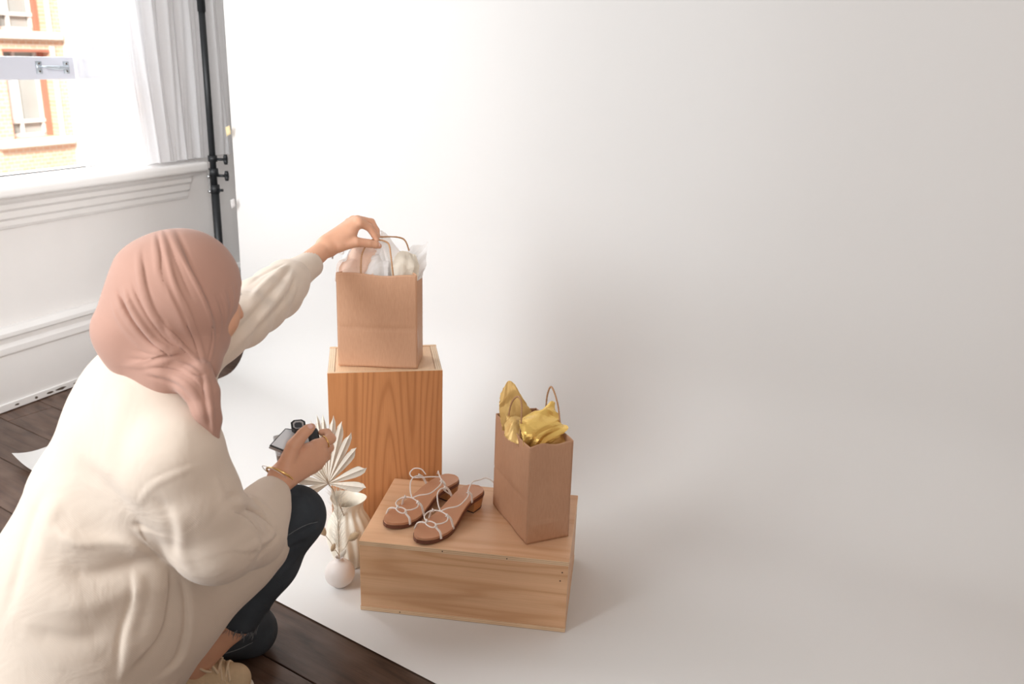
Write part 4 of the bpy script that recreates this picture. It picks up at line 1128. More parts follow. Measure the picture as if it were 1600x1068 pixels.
# finer head in front, so the features hold
hlo, hhi = hp(0.02, 0, -0.02)-0.115, hp(0.02, 0, -0.02)+0.115
def hand_mesh(palm, digits, k_palm=0.014, k_dig=0.006, res=0.0017):
    allp = palm + [s for d in digits for s in d]
    lo, hi = rgrid(allp, 0.012)
    def fn(P):
        d = union(P, palm, k_palm)
        ds = None
        for dg in digits:
            x = union(P, dg, 0.003)
            d = smin(d, x, k_dig)
        return d
    V, Fc = polygonise(fn, lo, hi, res)
    return relax(V, Fc, 2, 0.5), Fc
def digit(nodes): return chain(nodes)
# reaching hand: thumb and index pinch the bag's handles
o_ = HO
LW_ = (512, 384, 2.175+o_)
palmL = chain([(474, 416, 2.12+o_*.7, .027), LW_+(.0225,)]) + [('c', J(*LW_), J(x, y, d+o_), .0215, r_) for (x, y, d, r_) in ((560, 349, 2.195, .0135), (557, 346, 2.212, .0135), (551, 346, 2.230, .013), (545, 349, 2.245, .012))] + \
    [('c', J(530, 380, 2.18+o_), J(548, 366, 2.19+o_), .020, .015)]
digL = [digit([(531, 383, 2.178+o_, .0165), (556, 378, 2.188+o_, .0128), (576, 380, 2.205+o_, .0108), (587, 382, 2.215+o_, .0098), (592.5, 384, 2.22+o_, .0070)]),
        digit([(561, 347, 2.195+o_, .0130), (577, 355, 2.213+o_, .0102), (585, 367, 2.222+o_, .0088), (588.5, 374, 2.224+o_, .0068)]),
        digit([(559, 344, 2.214+o_, .0130), (580, 347, 2.236+o_, .0100), (588, 360, 2.238+o_, .0086), (590, 369, 2.234+o_, .0070)]),
        digit([(553, 344, 2.232+o_, .0125), (574, 348, 2.258+o_, .0098), (583, 361, 2.260+o_, .0084), (585, 369, 2.256+o_, .0068)]),
        digit([(546, 347, 2.247+o_, .0112), (566, 348, 2.272+o_, .0086), (576, 356, 2.276+o_, .0076), (581, 364, 2.274+o_, .0062)])]
VL, FL = hand_mesh(palmL, digL)
# hand with the camera: back of the hand to the room, thumb over the camera back
RW_ = (441, 745, 1.740)
palmR = chain([(425, 772, 1.715, .026), RW_+(.0215,)]) + [('c', J(*RW_), J(x, y, d), .0215, r_) for (x, y, d, r_) in ((494, 697, 1.782, .0140), (501, 706, 1.786, .0140), (499, 718, 1.784, .0135), (488, 729, 1.780, .0125))] + \
    [('c', J(452, 728, 1.745), J(478, 706, 1.765), .021, .017)]
digR = [digit([(449, 722, 1.736, .0175), (459, 696, 1.734, .0145), (473, 678, 1.740, .0120), (481, 671, 1.744, .0108), (487, 667, 1.748, .0080)]),
        digit([(494, 697, 1.782, .0135), (517, 685, 1.800, .0104), (511, 676, 1.818, .0090), (502.5, 675, 1.820, .0072)]),
        digit([(501, 707, 1.788, .0135), (514, 699, 1.822, .0104), (503, 692, 1.848, .0092), (494, 692, 1.850, .0074)]),
        digit([(499, 719, 1.786, .0130), (509, 713, 1.820, .0100), (499, 705, 1.846, .0088), (490, 704, 1.848, .0070)]),
        digit([(488, 730, 1.782, .0118), (498, 727, 1.812, .0090), (490, 718, 1.836, .0078), (482, 717, 1.836, .0062)])]
VR, FR = hand_mesh(palmR, digR)
def head_fn(P):
    d = union(P, face + neck, 0.025)
    d = smin(d, union(P, nose, 0.008), 0.008); d = smin(d, union(P, lips, 0.003), 0.003)
    for s in (1, -1): d = smax(d, -f_ell(P, hp(0.086, s*0.031, 0.004), (0.010, 0.015, 0.008), HR), 0.008)
    return d
VH, FH = polygonise(head_fn, hp(0.0, 0, -0.02)-0.125, hp(0.0, 0, -0.02)+0.13, 0.0030)
nb = len(Vb); nl = len(VL); nr = len(VR)
body = pobj('body', np.concatenate([Vb, VL, VR, VH]), np.concatenate([Fb, FL+nb, FR+nb+nl, FH+nb+nl+nr]), M_skin)
# eyes, lids' lashes and brows
M_eye = plain('eye_white', (0.85, 0.82, 0.80), 0.2)
M_iris = plain('dark_brown_iris', (0.04, 0.02, 0.012), 0.15)
for s in (1, -1):
    c = hp(0.0725, s*0.031, 0.004)
    v, f = lathe_geo([(0.0115*math.sin(a), -0.0115*math.cos(a)) for a in np.linspace(0.02, PI-0.02, 14)], 18)
    ey = pobj('eye', [c + FS*p[0]+FU*p[1]+FD*p[2] for p in v], f, M_eye)
    obj('iris', [parent_inv(ey) @ Vector(c + FD*0.0095 + FS*p[0]+FU*p[1]+FD*p[2]*0.5) for p in [(0.0048*math.sin(a)*math.cos(b), 0.0048*math.sin(a)*math.sin(b), 0.0048*math.cos(a)) for a in np.linspace(0.02, 1.57, 6) for b in np.linspace(0, 6.283, 13)[:-1]]],
        [(i*12+k, i*12+(k+1) % 12, (i+1)*12+(k+1) % 12, (i+1)*12+k) for i in range(5) for k in range(12)], M_iris, ey)
    g = []
    for q in np.linspace(-1, 1, 15):
        p = c + FS*q*0.013 + FU*(0.0055-0.003*q*q) + FD*(0.010-0.004*q*q)
        g.append(tube_geo([p, p+FD*0.005+FU*0.001+FS*q*0.002, p+FD*0.008+FU*0.004+FS*q*0.004], [0.0004, 0.0003, 0.0001], 4))
    pobj('eyelashes', *join_geo(g), M_hairdark)
    P_ = spline([hp(0.0935, s*0.014, 0.024), hp(0.0875, s*0.030, 0.030), hp(0.068, s*0.050, 0.024)], 8)
    pobj('eyebrow', *tube_geo(P_, np.interp(np.linspace(0, 1, len(P_)), [0, .4, 1], [.0026, .0032, .001]), 8), M_hairdark)
# nails
for (tip, ax, nm) in ((J(592, 382.5, 2.212+o_), J(592, 384, 2.22+o_)-J(580, 381, 2.21+o_), norm(CAMP-J(592, 384, 2.22))), (J(485.5, 665.5, 1.738), J(487, 667, 1.748)-J(475, 677, 1.741), norm(CAMP-J(487, 667, 1.75)))):
    ax = norm(ax); nn = norm(nm - ax*(nm@ax)); sd = np.cross(ax, nn)
    g = grid_geo(7, 7, lambda u, v: tip + ax*(0.009*(v-0.6)) + sd*(0.0055*(2*u-1))*(1-0.25*abs(2*v-1)**3) + nn*(0.0022-0.0030*(2*u-1)**2-0.001*v))
    solid(pobj('fingernail', *g, M_nailp), 0.0006)

# ---- sweater
sw_torso = chain([(245, 612, 1.545, .085), (204, 668, 1.560, .098), (160, 782, 1.585, .113), (134, 905, 1.61, .155), (122, 1040, 1.63, .190)])
sw_front = chain([(254, 690, 1.60, .092), (235, 810, 1.63, .115), (190, 960, 1.66, .15)])
sw_sh = chain([(235, 618, 1.545, .085), (276, 700, 1.455, .072)]) + chain([(205, 690, 1.535, .085), (262, 735, 1.480, .074)]) + chain([(235, 650, 1.52, .085), (255, 760, 1.53, .080)]) + chain([(226, 612, 1.55, .076), larm[0]+(.050,)])
sw_rarm = chain([(277, 705, 1.455, .074), (300, 770, 1.49, .074), (338, 842, 1.545, .074), (392, 832, 1.64, .062), (412, 795, 1.69, .048), (424, 772, 1.715, .036)])
sw_larm = chain([larm[0]+(.050,), (378, 499, 1.83, .053), larm[1]+(.056,), (432, 457, 2.02, .056), (450, 438, 2.08, .048), (458, 431, 2.10, .036)])
sw_lap = chain([(150, 1000, 1.62, .150), (262, 938, 1.68, .108), (362, 868, 1.735, .078), (405, 840, 1.755, .066)])
sweater = sw_torso + sw_front + sw_sh
def sw_fn(P):
    d = union(P, sweater, 0.06)
    d = smin(d, union(P, sw_lap, 0.05), 0.05)
    d = smin(d, union(P, sw_larm, 0.03), 0.03)
    d = smin(d, union(P, sw_rarm, 0.025), 0.016)
    d = smax(d, 0.012 - P[:, 2], 0.02)
    # open neck under the scarf
    return d
lo, hi = rgrid(sweater+sw_lap+sw_larm+sw_rarm, 0.02); lo[2] = max(lo[2], 0.0)
Vs, Fs = polygonise(sw_fn, lo, hi, 0.0040)
Vs = relax(Vs, Fs, 3, 0.5)
SW_FOLDS = [
    # dropped shoulder seam
    ([(212, 785), (219, 770), (235, 752), (262, 738), (290, 727), (318, 718)], -0.0015, 0.0040),
    ([(219, 790), (226, 774), (240, 759), (266, 745), (292, 734), (320, 725)], 0.0014, 0.005),
    # armpit hollow and the shadowed fold under it
    ([(212, 815), (218, 826), (232, 848), (252, 866), (266, 876)], -0.006, 0.012),
    ([(120, 720), (160, 755), (205, 805), (238, 852)], -0.005, 0.022),
    ([(160, 715), (192, 755), (225, 790)], 0.004, 0.024),
    ([(60, 790), (95, 838), (150, 852), (205, 852), (250, 868)], 0.012, 0.024),
    ([(90, 885), (140, 898), (195, 886), (240, 872)], -0.010, 0.018),
    ([(80, 935), (135, 945), (190, 925), (225, 900)], 0.007, 0.024),
    ([(40, 985), (110, 1000), (175, 985)], -0.007, 0.022),
    ([(70, 765), (48, 820), (28, 890), (10, 960)], -0.006, 0.014),
    ([(95, 770), (72, 830), (60, 890)], 0.005, 0.018),
    # side slit folds hanging below the elbow
    ([(262, 880), (258, 930), (252, 975), (238, 1010), (215, 1040)], -0.006, 0.012),
    ([(250, 885), (240, 930), (225, 985), (190, 1020)], 0.004, 0.018),
    ([(275, 885), (288, 920), (290, 975), (278, 1025), (250, 1055)], -0.006, 0.007),
    ([(207, 890), (205, 940), (190, 990), (185, 1050)], -0.004, 0.008),
    ([(218, 888), (217, 935), (203, 985), (198, 1050)], 0.002, 0.012),
    # elbow and forearm bunching
    ([(352, 790), (372, 802), (392, 818), (402, 838), (395, 862)], -0.010, 0.008),
    ([(346, 782), (362, 790), (384, 804), (400, 822), (415, 835)], 0.006, 0.009),
    ([(362, 786), (385, 780), (410, 790), (428, 806)], 0.007, 0.008),
    ([(372, 795), (392, 796), (410, 806), (424, 820)], -0.008, 0.007),
    ([(352, 778), (370, 775), (392, 780)], -0.006, 0.006),
    ([(402, 872), (420, 852), (436, 832)], -0.007, 0.008),
    ([(392, 850), (410, 846), (430, 836)], 0.007, 0.008),
    ([(415, 800), (425, 822), (438, 830)], -0.006, 0.006),
    ([(335, 745), (345, 765), (352, 782)], 0.004, 0.008),
    ([(240, 775), (262, 800), (270, 840), (268, 872)], -0.005, 0.014),
    ([(262, 790), (282, 820), (285, 860), (300, 895)], 0.005, 0.014),
    # reaching sleeve: long pleats into the cuff
    ([(454, 414), (440, 432), (415, 462), (385, 500), (345, 548)], -0.006, 0.007),
    ([(450, 412), (430, 428), (405, 450), (390, 470)], 0.005, 0.007),
    ([(458, 424), (446, 446), (425, 475), (395, 512), (350, 560)], 0.006, 0.008),
    ([(461, 432), (452, 455), (435, 482), (405, 515)], -0.006, 0.006),
    ([(464, 440), (458, 462), (445, 482)], 0.004, 0.006),
    ([(447, 411), (428, 420), (405, 432), (390, 445)], -0.004, 0.006),
    # raised patch on the back and soft vertical fall
    ([(190, 600), (175, 680), (150, 740)], 0.003, 0.025),
    ([(290, 640), (285, 690), (280, 740)], 0.003, 0.025),
]
SW_LAPS = [
    ([(270, 884), (240, 857), (216, 830), (209, 816)], 0.010, 0.030, 0.0020),
    ([(210, 786), (218, 770), (235, 752), (262, 738), (290, 727), (322, 716)], 0.0022, 0.010, 0.0015),
    ([(185, 1066), (192, 1000), (205, 940), (207, 885)], 0.010, 0.030, 0.0020),
    ([(262, 880), (258, 930), (245, 985), (200, 1045)], 0.012, 0.028, 0.0020),
    ([(240, 1062), (278, 1032), (292, 985), (288, 925), (270, 882)], 0.008, 0.025, 0.0020),
    ([(346, 788), (372, 799), (398, 822), (405, 850), (396, 874)], 0.014, 0.028, 0.0020),
    ([(352, 780), (382, 786), (408, 800), (424, 818), (436, 834)], 0.008, 0.014, 0.0020),
    ([(362, 772), (388, 774), (412, 786)], 0.006, 0.010, 0.0020),
    ([(240, 868), (190, 850), (120, 852), (80, 825)], 0.008, 0.030, 0.0030),
    ([(452, 412), (432, 440), (405, 472), (370, 515)], 0.006, 0.012, 0.0020),
    ([(460, 428), (446, 455), (420, 488), (380, 530)], 0.006, 0.012, 0.0020),
    ([(464, 440), (456, 462), (440, 485)], 0.005, 0.010, 0.0020)]
Vs = folds(Vs, Fs, [(p_, a_*0.8, w_*0.85) for p_, a_, w_ in SW_FOLDS])
Vs = folds(Vs, Fs, SW_LAPS)
nz = vnormals(Vs, Fs)
Vs = Vs + nz*(0.0009*(np.sin(Vs[:, 0]*41+Vs[:, 2]*17)+np.sin(Vs[:, 2]*37-Vs[:, 1]*29+1))*0.6)[:, None]
Vs = relax(Vs, Fs, 1, 0.2)
sw = pobj('sweater', Vs, Fs, M_knit); sw['label'] = 'oversized cream knit sweater with dropped shoulders'
# cuffs: short ribbed sleeves with a real opening
def cuff(a, b, r0, r1, name='cuff', flare=0.0):
    a, b = np.asarray(a), np.asarray(b); ax = norm(b-a); u = norm(np.cross(ax, [0, 0.3, 1])); w = np.cross(ax, u); V, Fc = [], []
    sg = 64; prof = [(0.0, r0*0.80), (0.02, r0), (0.25, r0*0.75+r1*0.25), (0.6, r0*.3+r1*.7), (0.97, r1), (1.0, r1-0.0012), (0.985, r1-0.004), (0.80, r1-0.005), (0.5, r1-0.006)]
    for (t_, r_) in prof:
        for k in range(sg):
            an = 2*PI*k/sg; rr = r_ + 0.0005*math.cos(32*an)*(t_ < .98)
            V.append(a+(b-a)*t_+(u*math.cos(an)+w*math.sin(an))*rr)
    for i in range(len(prof)-1):
        for k in range(sg): Fc.append((i*sg+k, i*sg+(k+1) % sg, (i+1)*sg+(k+1) % sg, (i+1)*sg+k))
    return pobj(name, V, Fc, M_knit)
cuff(J(456, 432, 2.095), J(488, 411, 2.135+HO), .041, .0325)
cuff(J(406, 800, 1.685), J(432, 760, 1.728), .042, .0315)
# hem of the sweater lying over the thigh
hem = spline([J(446, 838, 1.745), J(444, 862, 1.75), J(425, 905, 1.77), J(398, 948, 1.775)], 8)

# ---- headscarf
sc_head = [('e', HC, (0.105, 0.084, 0.108), HR), ('c', J(262, 466, 1.47), J(205, 523, 1.460), .084, .054), ('c', J(236, 440, 1.48), J(190, 510, 1.465), .060, .040)]
sc_neck = chain([(215, 556, 1.475, .045), (268, 566, 1.475, .058), (300, 566, 1.48, .038), (322, 534, 1.52, .036)]) + [('c', hp(0.040, 0, -0.080), hp(-0.02, 0.0, -0.115), .042, .046)]
sc_tail = chain([(232, 572, 1.460, .018), (276, 582, 1.445, .026), (304, 600, 1.430, .025), (320, 640, 1.428, .019), (331, 690, 1.445, .008)]) + chain([(316, 580, 1.438, .017), (327, 612, 1.432, .015), (333, 655, 1.440, .012), (336, 692, 1.45, .006)])
def sc_fn(P):
    d = union(P, sc_head, 0.04)
    d = smin(d, union(P, sc_neck, 0.03), 0.03)
    op = f_ell(P, hp(0.135, 0, -0.018), (0.100, 0.066, 0.082), HR)
    d = smax(d, -op, 0.008)
    d = smin(d, union(P, sc_tail, 0.012), 0.010)
    return d
lo, hi = rgrid(sc_head+sc_neck+sc_tail, 0.015)
Vc, Fc = polygonise(sc_fn, lo, hi, 0.0026)
Vc = relax(Vc, Fc, 3, 0.5)
SC_FOLDS = [
    ([(268, 358), (284, 395), (302, 435), (320, 470), (331, 505), (334, 540)], 0.0045, 0.0045),
    ([(276, 360), (292, 396), (309, 434), (327, 470), (338, 505)], -0.0040, 0.0050),
    ([(258, 360), (272, 400), (288, 440), (302, 470)], -0.0030, 0.0035),
    ([(252, 360), (262, 400), (272, 445), (290, 490)], 0.0030, 0.0035),
    ([(245, 363), (251, 395), (252, 425), (262, 460)], -0.0026, 0.0030),
    ([(240, 368), (243, 400), (246, 430)], 0.0022, 0.0030),
    ([(221, 390), (224, 420), (230, 452), (245, 490), (272, 522), (305, 560)], -0.0040, 0.0040),
    ([(214, 395), (217, 425), (224, 458), (238, 492), (262, 522), (300, 562)], 0.0034, 0.0045),
    ([(205, 440), (216, 468), (234, 500), (258, 530), (285, 548)], -0.0040, 0.0042),
    ([(196, 448), (205, 475), (224, 508), (250, 538), (280, 552)], 0.0040, 0.0045),
    ([(185, 455), (195, 482), (215, 512), (242, 540), (272, 556)], -0.0055, 0.0048),
    ([(175, 470), (186, 498), (206, 525), (234, 548)], 0.0036, 0.0055),
    ([(180, 452), (190, 470), (204, 494)], -0.0030, 0.0035),
    ([(200, 560), (228, 562), (256, 556), (282, 553)], -0.0040, 0.0045),
    ([(195, 572), (225, 572), (252, 566), (278, 558)], 0.0036, 0.0045),
    ([(210, 545), (235, 553), (262, 552)], -0.0026, 0.0040),
    ([(248, 500), (262, 522), (285, 545), (308, 566)], -0.0040, 0.0038),
    ([(258, 505), (274, 528), (296, 550), (314, 570)], 0.0034, 0.0038),
    ([(285, 495), (298, 520), (308, 548), (316, 572)], -0.0036, 0.0038),
    ([(296, 500), (308, 525), (315, 550), (320, 572)], 0.0030, 0.0036),
    ([(326, 480), (330, 510), (328, 545), (322, 574)], -0.0030, 0.0034),
    ([(338, 462), (346, 490), (346, 520), (338, 545)], -0.0026, 0.0032),
    ([(345, 455), (353, 480), (352, 510)], 0.0022, 0.0030),
    ([(355, 450), (360, 475), (356, 500)], -0.0022, 0.0028),
    ([(366, 440), (369, 462), (364, 485)], -0.0020, 0.0026),
    # twisted wrap and hanging tail
    ([(236, 572), (262, 574), (288, 582), (310, 598), (322, 625)], -0.0040, 0.0035),
    ([(230, 580), (258, 584), (284, 594), (304, 612), (318, 640)], 0.0034, 0.0038),
    ([(245, 565), (272, 566), (296, 574), (314, 588)], 0.0030, 0.0032),
    ([(226, 588), (256, 594), (280, 606), (300, 628)], -0.0035, 0.0035),
    ([(314, 586), (318, 606), (322, 640), (328, 672)], -0.0040, 0.0032),
    ([(322, 584), (327, 610), (331, 645), (334, 680)], 0.0030, 0.0034),
    ([(300, 582), (310, 586), (322, 586)], -0.0045, 0.0035),
]
Vc = folds(Vc, Fc, [(p_, a_*0.75, w_*0.75) for p_, a_, w_ in SC_FOLDS])
Vc = folds(Vc, Fc, [(p_, a_*1.45, w_, 0.0011) for p_, a_, w_ in (
    ([(264, 355), (278, 385), (292, 412), (308, 442), (322, 472), (333, 510), (333, 545), (326, 572)], 0.0055, 0.020),
    ([(252, 360), (262, 400), (274, 440), (296, 485), (315, 540)], 0.0030, 0.008),
    ([(243, 364), (249, 400), (258, 440), (284, 496), (312, 560)], 0.0030, 0.009),
    ([(221, 388), (225, 420), (231, 452), (247, 490), (274, 522), (306, 560)], 0.0040, 0.010),
    ([(205, 438), (217, 468), (236, 500), (260, 530), (288, 549)], 0.0035, 0.008),
    ([(194, 446), (206, 476), (226, 508), (252, 538), (284, 553)], 0.0040, 0.008),
    ([(183, 452), (195, 482), (215, 512), (243, 541), (276, 557)], 0.0045, 0.010),
    ([(288, 552), (262, 554), (232, 566), (198, 572)], 0.0040, 0.010),
    ([(262, 500), (280, 530), (300, 555), (316, 573)], 0.0030, 0.006),
    ([(290, 488), (303, 520), (312, 550), (319, 574)], 0.0030, 0.006),
    ([(335, 462), (344, 490), (346, 520), (338, 548)], 0.0026, 0.006),
    ([(350, 452), (357, 480), (354, 508)], 0.0022, 0.005),
    ([(362, 446), (366, 470), (361, 494)], 0.0020, 0.005),
    ([(322, 640), (312, 604), (290, 584), (262, 575), (236, 572)], 0.0035, 0.008),
    ([(312, 650), (300, 618), (280, 598), (252, 588), (226, 582)], 0.0035, 0.008),
    ([(332, 680), (328, 640), (322, 605), (318, 586)], 0.0030, 0.006))])
Vc = relax(Vc, Fc, 1, 0.3)
sc = pobj('headscarf', Vc, Fc, M_scarf); sc['label'] = 'dusty rose jersey headscarf wrapped and tucked at the neck'

# ---- jeans
jr = chain([(185, 985, 1.63, .10), (365, 872, 1.74, .070), (460, 806, 1.80, .058)]) + chain([(460, 806, 1.80, .058), (420, 878, 1.815, .056), (372, 958, 1.82, .049)])
jl = [('c', J(175, 990, 1.70), lkn, .095, .052), ('c', lkn, np.array([-0.88, 1.56, .055]), .052, .046)]
hemA, hemB = J(460, 806, 1.80), J(372, 958, 1.82); hax = norm(hemB-hemA)
def jean_fn(P):
    d = union(P, jr, 0.03)
    cut = (P - (hemB + hax*0.020)) @ hax
    d = smax(d, cut, 0.004)
    d2 = union(P, jl, 0.03)
    d2 = smax(d2, 0.002-P[:, 2], 0.01)
    return np.minimum(d, d2)
lo, hi = rgrid(jr+jl, 0.02); lo[2] = -0.005
Vj, Fj = polygonise(jean_fn, lo, hi, 0.0050)
Vj = relax(Vj, Fj, 2, 0.5)
Vj = folds(Vj, Fj, [
    ([(450, 842), (468, 832), (488, 820), (500, 812)], -0.004, 0.006), ([(446, 852), (466, 842), (490, 832)], 0.003, 0.007),
    ([(440, 870), (460, 852), (480, 848)], -0.003, 0.006), ([(436, 900), (455, 880), (470, 862)], 0.003, 0.008),
    ([(480, 780), (490, 800), (494, 825)], 0.003, 0.006), ([(402, 955), (412, 950), (424, 955)], 0.002, 0.006),
    ([(350, 1012), (380, 1008), (408, 1000)], -0.003, 0.006)])
jeans = pobj('jeans', Vj, Fj, M_denim); jeans['label'] = 'washed black jeans with frayed hem'
bj = BVHTree.FromPolygons([tuple(v) for v in Vj], [tuple(int(i) for i in q) for q in Fj])
def on_cloth(name, px, r_, mat, parent):
    P = hit_line(bj, px, 5)
    if len(P) > 2:
        v, f = tube_geo(P, r_, 6); return obj(name, [parent_inv(parent) @ Vector(p) for p in v], f, mat, parent)
on_cloth('seam', [(447, 838), (462, 828), (480, 819), (496, 815)], 0.0008, M_stitch, jeans)
on_cloth('seam', [(318, 1028), (345, 1022), (372, 1014), (395, 1003)], 0.0009, M_stitch, jeans)
# frayed hem threads
g = []
uu = norm(np.cross(hax, [0, 0, 1])); ww = np.cross(hax, uu)
r = np.random.default_rng(9)
for _ in range(150):
    an = r.uniform(0, 6.283); dr = uu*math.cos(an)+ww*math.sin(an); p = hemB + hax*(0.012+r.uniform(-.006, .006)) + dr*0.0492
    q = p + hax*r.uniform(.006, .014) + (r.random(3)-.5)*0.012
    g.append(tube_geo([p, (p+q)/2+dr*.0015, q], [.0006, .0006, .0002], 4, caps=False))
v, f = join_geo(g); fr = obj('frayed_threads', [parent_inv(jeans) @ Vector(p) for p in v], f, M_stitch, jeans); fr['kind'] = 'stuff'

# ---- shoe
heel_p, toe_p = onz(262, 1078, .03), onz(398, 1064, .03)
sd = norm(toe_p*np.array([1, 1, 0])-heel_p*np.array([1, 1, 0])); sn = np.array([-sd[1], sd[0], 0])
toe_c = toe_p*np.array([1, 1, 0]) - sd*0.0
def sp(a, b, z): return toe_c - sd*a + sn*b + np.array([0, 0, z])   # a metres back from the toe tip
upper = [('c', sp(.040, 0, .040), sp(.100, 0, .044), .034, .040), ('c', sp(.100, 0, .044), sp(.150, 0, .066), .040, .042), ('c', sp(.150, 0, .066), sp(.205, 0, .055), .042, .040), ('c', sp(.150, 0, .07), sp(.172, 0, .095), .040, .038)]
def shoe_fn(P):
    d = union(P, upper, 0.03)
    return smax(d, 0.016-P[:, 2], 0.006)
lo, hi = rgrid(upper, .015); lo[2] = 0
Vh, Fh = polygonise(shoe_fn, lo, hi, 0.0035); Vh = relax(Vh, Fh, 2, .5)
shoe = pobj('shoe', Vh, Fh, M_shoe); shoe['label'] = 'beige knit sneaker with loosely tied laces'
def sole_fn(P):
    Q = P.copy(); Q[:, 2] = 0.03
    d = union(Q, [('c', sp(.044, 0, .03), sp(.10, 0, .03), .042, .045), ('c', sp(.10, 0, .03), sp(.205, 0, .03), .045, .042)], .02)
    return smax(smax(d, P[:, 2]-0.021, .003), 0.0015-P[:, 2], .002)
Vo, Fo = polygonise(sole_fn, lo-np.array([.02, .02, 0.004]), hi+np.array([.02, .02, 0]), 0.0035)
inv = parent_inv(shoe)
obj('rubber_sole', [inv @ Vector(p) for p in Vo], Fo, M_rubber, shoe)
def lace(pts, rr=0.0028):
    v, f = tube_geo(spline(pts, 8), rr, 7); return obj('lace', [inv @ Vector(p) for p in v], f, M_lace, shoe)
for q in range(4):
    a = .046+q*.015; zt_ = .078+q*.0045
    lace([sp(a, -.030, zt_-.018), sp(a+.006, 0, zt_+.006), sp(a+.010, .030, zt_-.018)])
    lace([sp(a+.010, -.030, zt_-.018), sp(a+.004, 0, zt_+.007), sp(a, .030, zt_-.018)])
kc = sp(.108, 0, .100)
lace([kc, kc+np.array([0.0, .02, .022])-sd*.02, kc+np.array([0, .035, .030])-sd*.006, kc+np.array([0, .034, .010])+sd*.016, kc+np.array([0, .012, .002])])
lace([kc, kc-sn*.02+np.array([0, 0, .012]), kc-sn*.038+sd*.010+np.array([0, 0, .004]), kc-sn*.030+sd*.026+np.array([0, 0, -.010]), kc-sn*.008])
lace([kc, kc+sd*.020+sn*.008+np.array([0, 0, .004]), kc+sd*.045+sn*.016+np.array([0, 0, -.016])])
lace([kc, kc+sd*.020-sn*.012+np.array([0, 0, .002]), kc+sd*.040-sn*.024+np.array([0, 0, -.022])])

# ---- jewellery
def ring_geo(c, ax, r_, tube_r, n=40, gap=0.0, sx=1.0, ell=1.0, ref=(0, 0, 1)):
    ax = norm(ax); u = norm(np.cross(ax, ref)); w = np.cross(ax, u)
    an = np.linspace(gap, 2*PI-gap, n+1)[:(None if gap else -1)]
    P = [c+(u*math.cos(a)+w*math.sin(a)*ell)*r_ for a in an]
    return tube_geo(P, tube_r, 8, closed=(gap == 0))
axR = J(450, 730, 1.745)-J(430, 765, 1.72)
pobj('bangle', *ring_geo(J(438, 742.5, 1.7375), axR, .0300, .0023, 60), M_gold)['label'] = 'slim gold bangle on the wrist by the camera'
pobj('wire_bangle', *ring_geo(J(432, 741, 1.735), axR+np.array([.006, 0, .004]), .0325, .0008, 60), M_silver)
axL = J(530, 370, 2.19+o_)-J(505, 390, 2.17+o_)
pobj('bracelet', *ring_geo(J(523, 379, 2.187+o_)-np.array([0, 0, .003]), axL, .0325, .0009, 60), M_silver)['label'] = 'thin chain bracelet with a small charm'
c = J(519, 404, 2.187+o_)
pobj('bracelet_charm', *tube_geo([J(521, 398, 2.187+o_), c], [.0007, .0024], 8), M_silver)
pobj('finger_ring', *ring_geo(J(509, 689.5, 1.793), J(517, 685, 1.80)-J(494, 697, 1.782), .0122, .0017, 30), M_gold)['label'] = 'gold ring on the index finger'

# ================================================================== the camera in the hand
M_cblack = plain('black_camera_plastic', (0.014, 0.015, 0.018), 0.4, var=0.2, scale=120)
M_csilver = plain('silver_camera_shell', (0.55, 0.55, 0.56), 0.35, metal=0.5, var=0.03)
M_screen = plain('sheen_coloured_screen', (0.74, 0.80, 0.86), 0.12, var=0.04, spec=0.8)  # white-blue sheen of the screen put into its base colour
M_lens = plain('dark_lens_glass', (0.01, 0.012, 0.02), 0.05, spec=0.8)
cO = J(466, 686, 1.790)
e1 = norm(J(505, 680, 1.805)-J(430, 694, 1.775)); e2 = J(472, 660, 1.82)-J(462, 706, 1.765); e2 = norm(e2-e1*(e2@e1)); e3 = np.cross(e1, e2)   # width, up, towards the viewer
if e3 @ (CAMP-cO) < 0: e3 = -e3
cam_o = thing('digital_camera', tuple(cO), 0, 'compact black and silver camera held over the knee', 'camera')
def cbox(name, x0, x1, y0, y1, z0, z1, mat, parent, bev=.002):
    v, f = box_geo(x0, x1, y0, y1, z0, z1)
    inv = parent_inv(parent)
    o = recalc(obj(name, [inv @ Vector(cO+e1*p[0]+e2*p[1]+e3*p[2]) for p in v], f, mat, parent, smooth=False)); return bevel(o, bev, 3)
cbox('camera_body', -.048, .034, -.029, .027, -.034, -.004, M_csilver, cam_o, .004)
cbox('grip', .018, .044, -.030, .028, -.042, -.002, M_cblack, cam_o, .007)
vf = cbox('viewfinder', -.008, .014, .024, .036, -.026, .006, M_cblack, cam_o, .003)
A_, B_, C_, D_ = J(421, 695.5, 1.742), J(446, 668.5, 1.775), J(478, 672, 1.790), J(450, 707, 1.752)
sn3 = norm(np.cross(B_-A_, D_-A_)); sn3 = sn3 if sn3 @ (CAMP-A_) > 0 else -sn3
def slab(name, quad, t0, t1, mat, parent, bev=.001):
    V = [q+sn3*t0 for q in quad]+[q+sn3*t1 for q in quad]; inv = parent_inv(parent)
    o = recalc(obj(name, [inv @ Vector(p) for p in V], [(0, 1, 2, 3), (7, 6, 5, 4), (0, 4, 5, 1), (1, 5, 6, 2), (2, 6, 7, 3), (3, 7, 4, 0)], mat, parent, smooth=False)); return bevel(o, bev, 2)
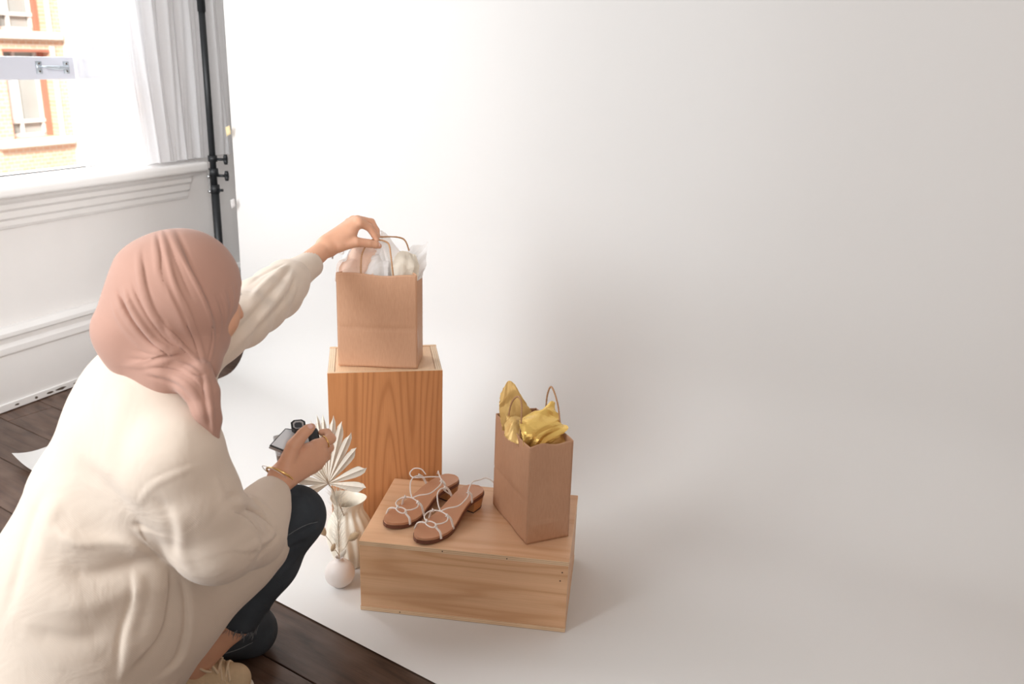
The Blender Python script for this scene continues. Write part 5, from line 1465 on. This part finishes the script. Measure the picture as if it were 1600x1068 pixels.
flip = slab('flip_screen', [A_, B_, C_, D_], -.003, 0.0, M_cblack, cam_o)
ctr = (A_+B_+C_+D_)/4
slab('screen_shell', [ctr+(q-ctr)*0.97 for q in (A_, B_, C_, D_)], -.016, -.003, M_csilver, cam_o)
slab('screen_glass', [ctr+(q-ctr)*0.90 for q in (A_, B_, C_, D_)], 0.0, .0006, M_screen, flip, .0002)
# rubber eyecup: a rounded square ring round a dark window, facing up at the user
ec = J(466, 664, 1.772); en = norm(norm(CAMP-ec)*0.75+np.array([0.10, 0, 0.62])); ex_ = norm(J(477, 660, 1.775)-J(455, 664, 1.770)); ex_ = norm(ex_-en*(ex_@en)); ey_ = np.cross(en, ex_)
def ringsq(r0, z): return [ec+ex_*r0*x+ey_*r0*.82*y+en*z for (x, y) in ((1, .55), (.55, 1), (-.55, 1), (-1, .55), (-1, -.55), (-.55, -1), (.55, -1), (1, -.55))]
def eyecup(name, rings, mat, parent, cap):
    V = [p for r_ in rings for p in r_]; m = len(rings); F_ = [(i*8+k, i*8+(k+1) % 8, (i+1)*8+(k+1) % 8, (i+1)*8+k) for i in range(m-1) for k in range(8)]
    if cap: F_.append(tuple((m-1)*8+k for k in range(8)))
    inv = parent_inv(parent); return recalc(obj(name, [inv @ Vector(p) for p in V], F_, mat, parent, smooth=False))
eyecup('eyecup', [ringsq(.0125, -.016), ringsq(.0135, -.004), ringsq(.0145, .002), ringsq(.0105, .0028)], M_cblack, vf, False)
eyecup('eyepiece_frame', [ringsq(.0105, .0028), ringsq(.0088, .0024), ringsq(.0075, .0005)], M_csilver, vf, False)
eyecup('eyepiece_window', [ringsq(.0078, .0006), ringsq(.0040, .0004)], M_lens, vf, True)
# lens barrel on the far side
v, f = lathe_geo([(0, 0), (.024, 0), (.024, .022), (.022, .024), (.022, .036), (.019, .037), (.017, .033), (0, .031)], 36)
lp = cO-e3*.033-e1*.010
inv = parent_inv(cam_o)
obj('lens_barrel', [inv @ Vector(lp+e1*p[0]+e2*p[1]-e3*p[2]) for p in v], f, M_cblack, cam_o)
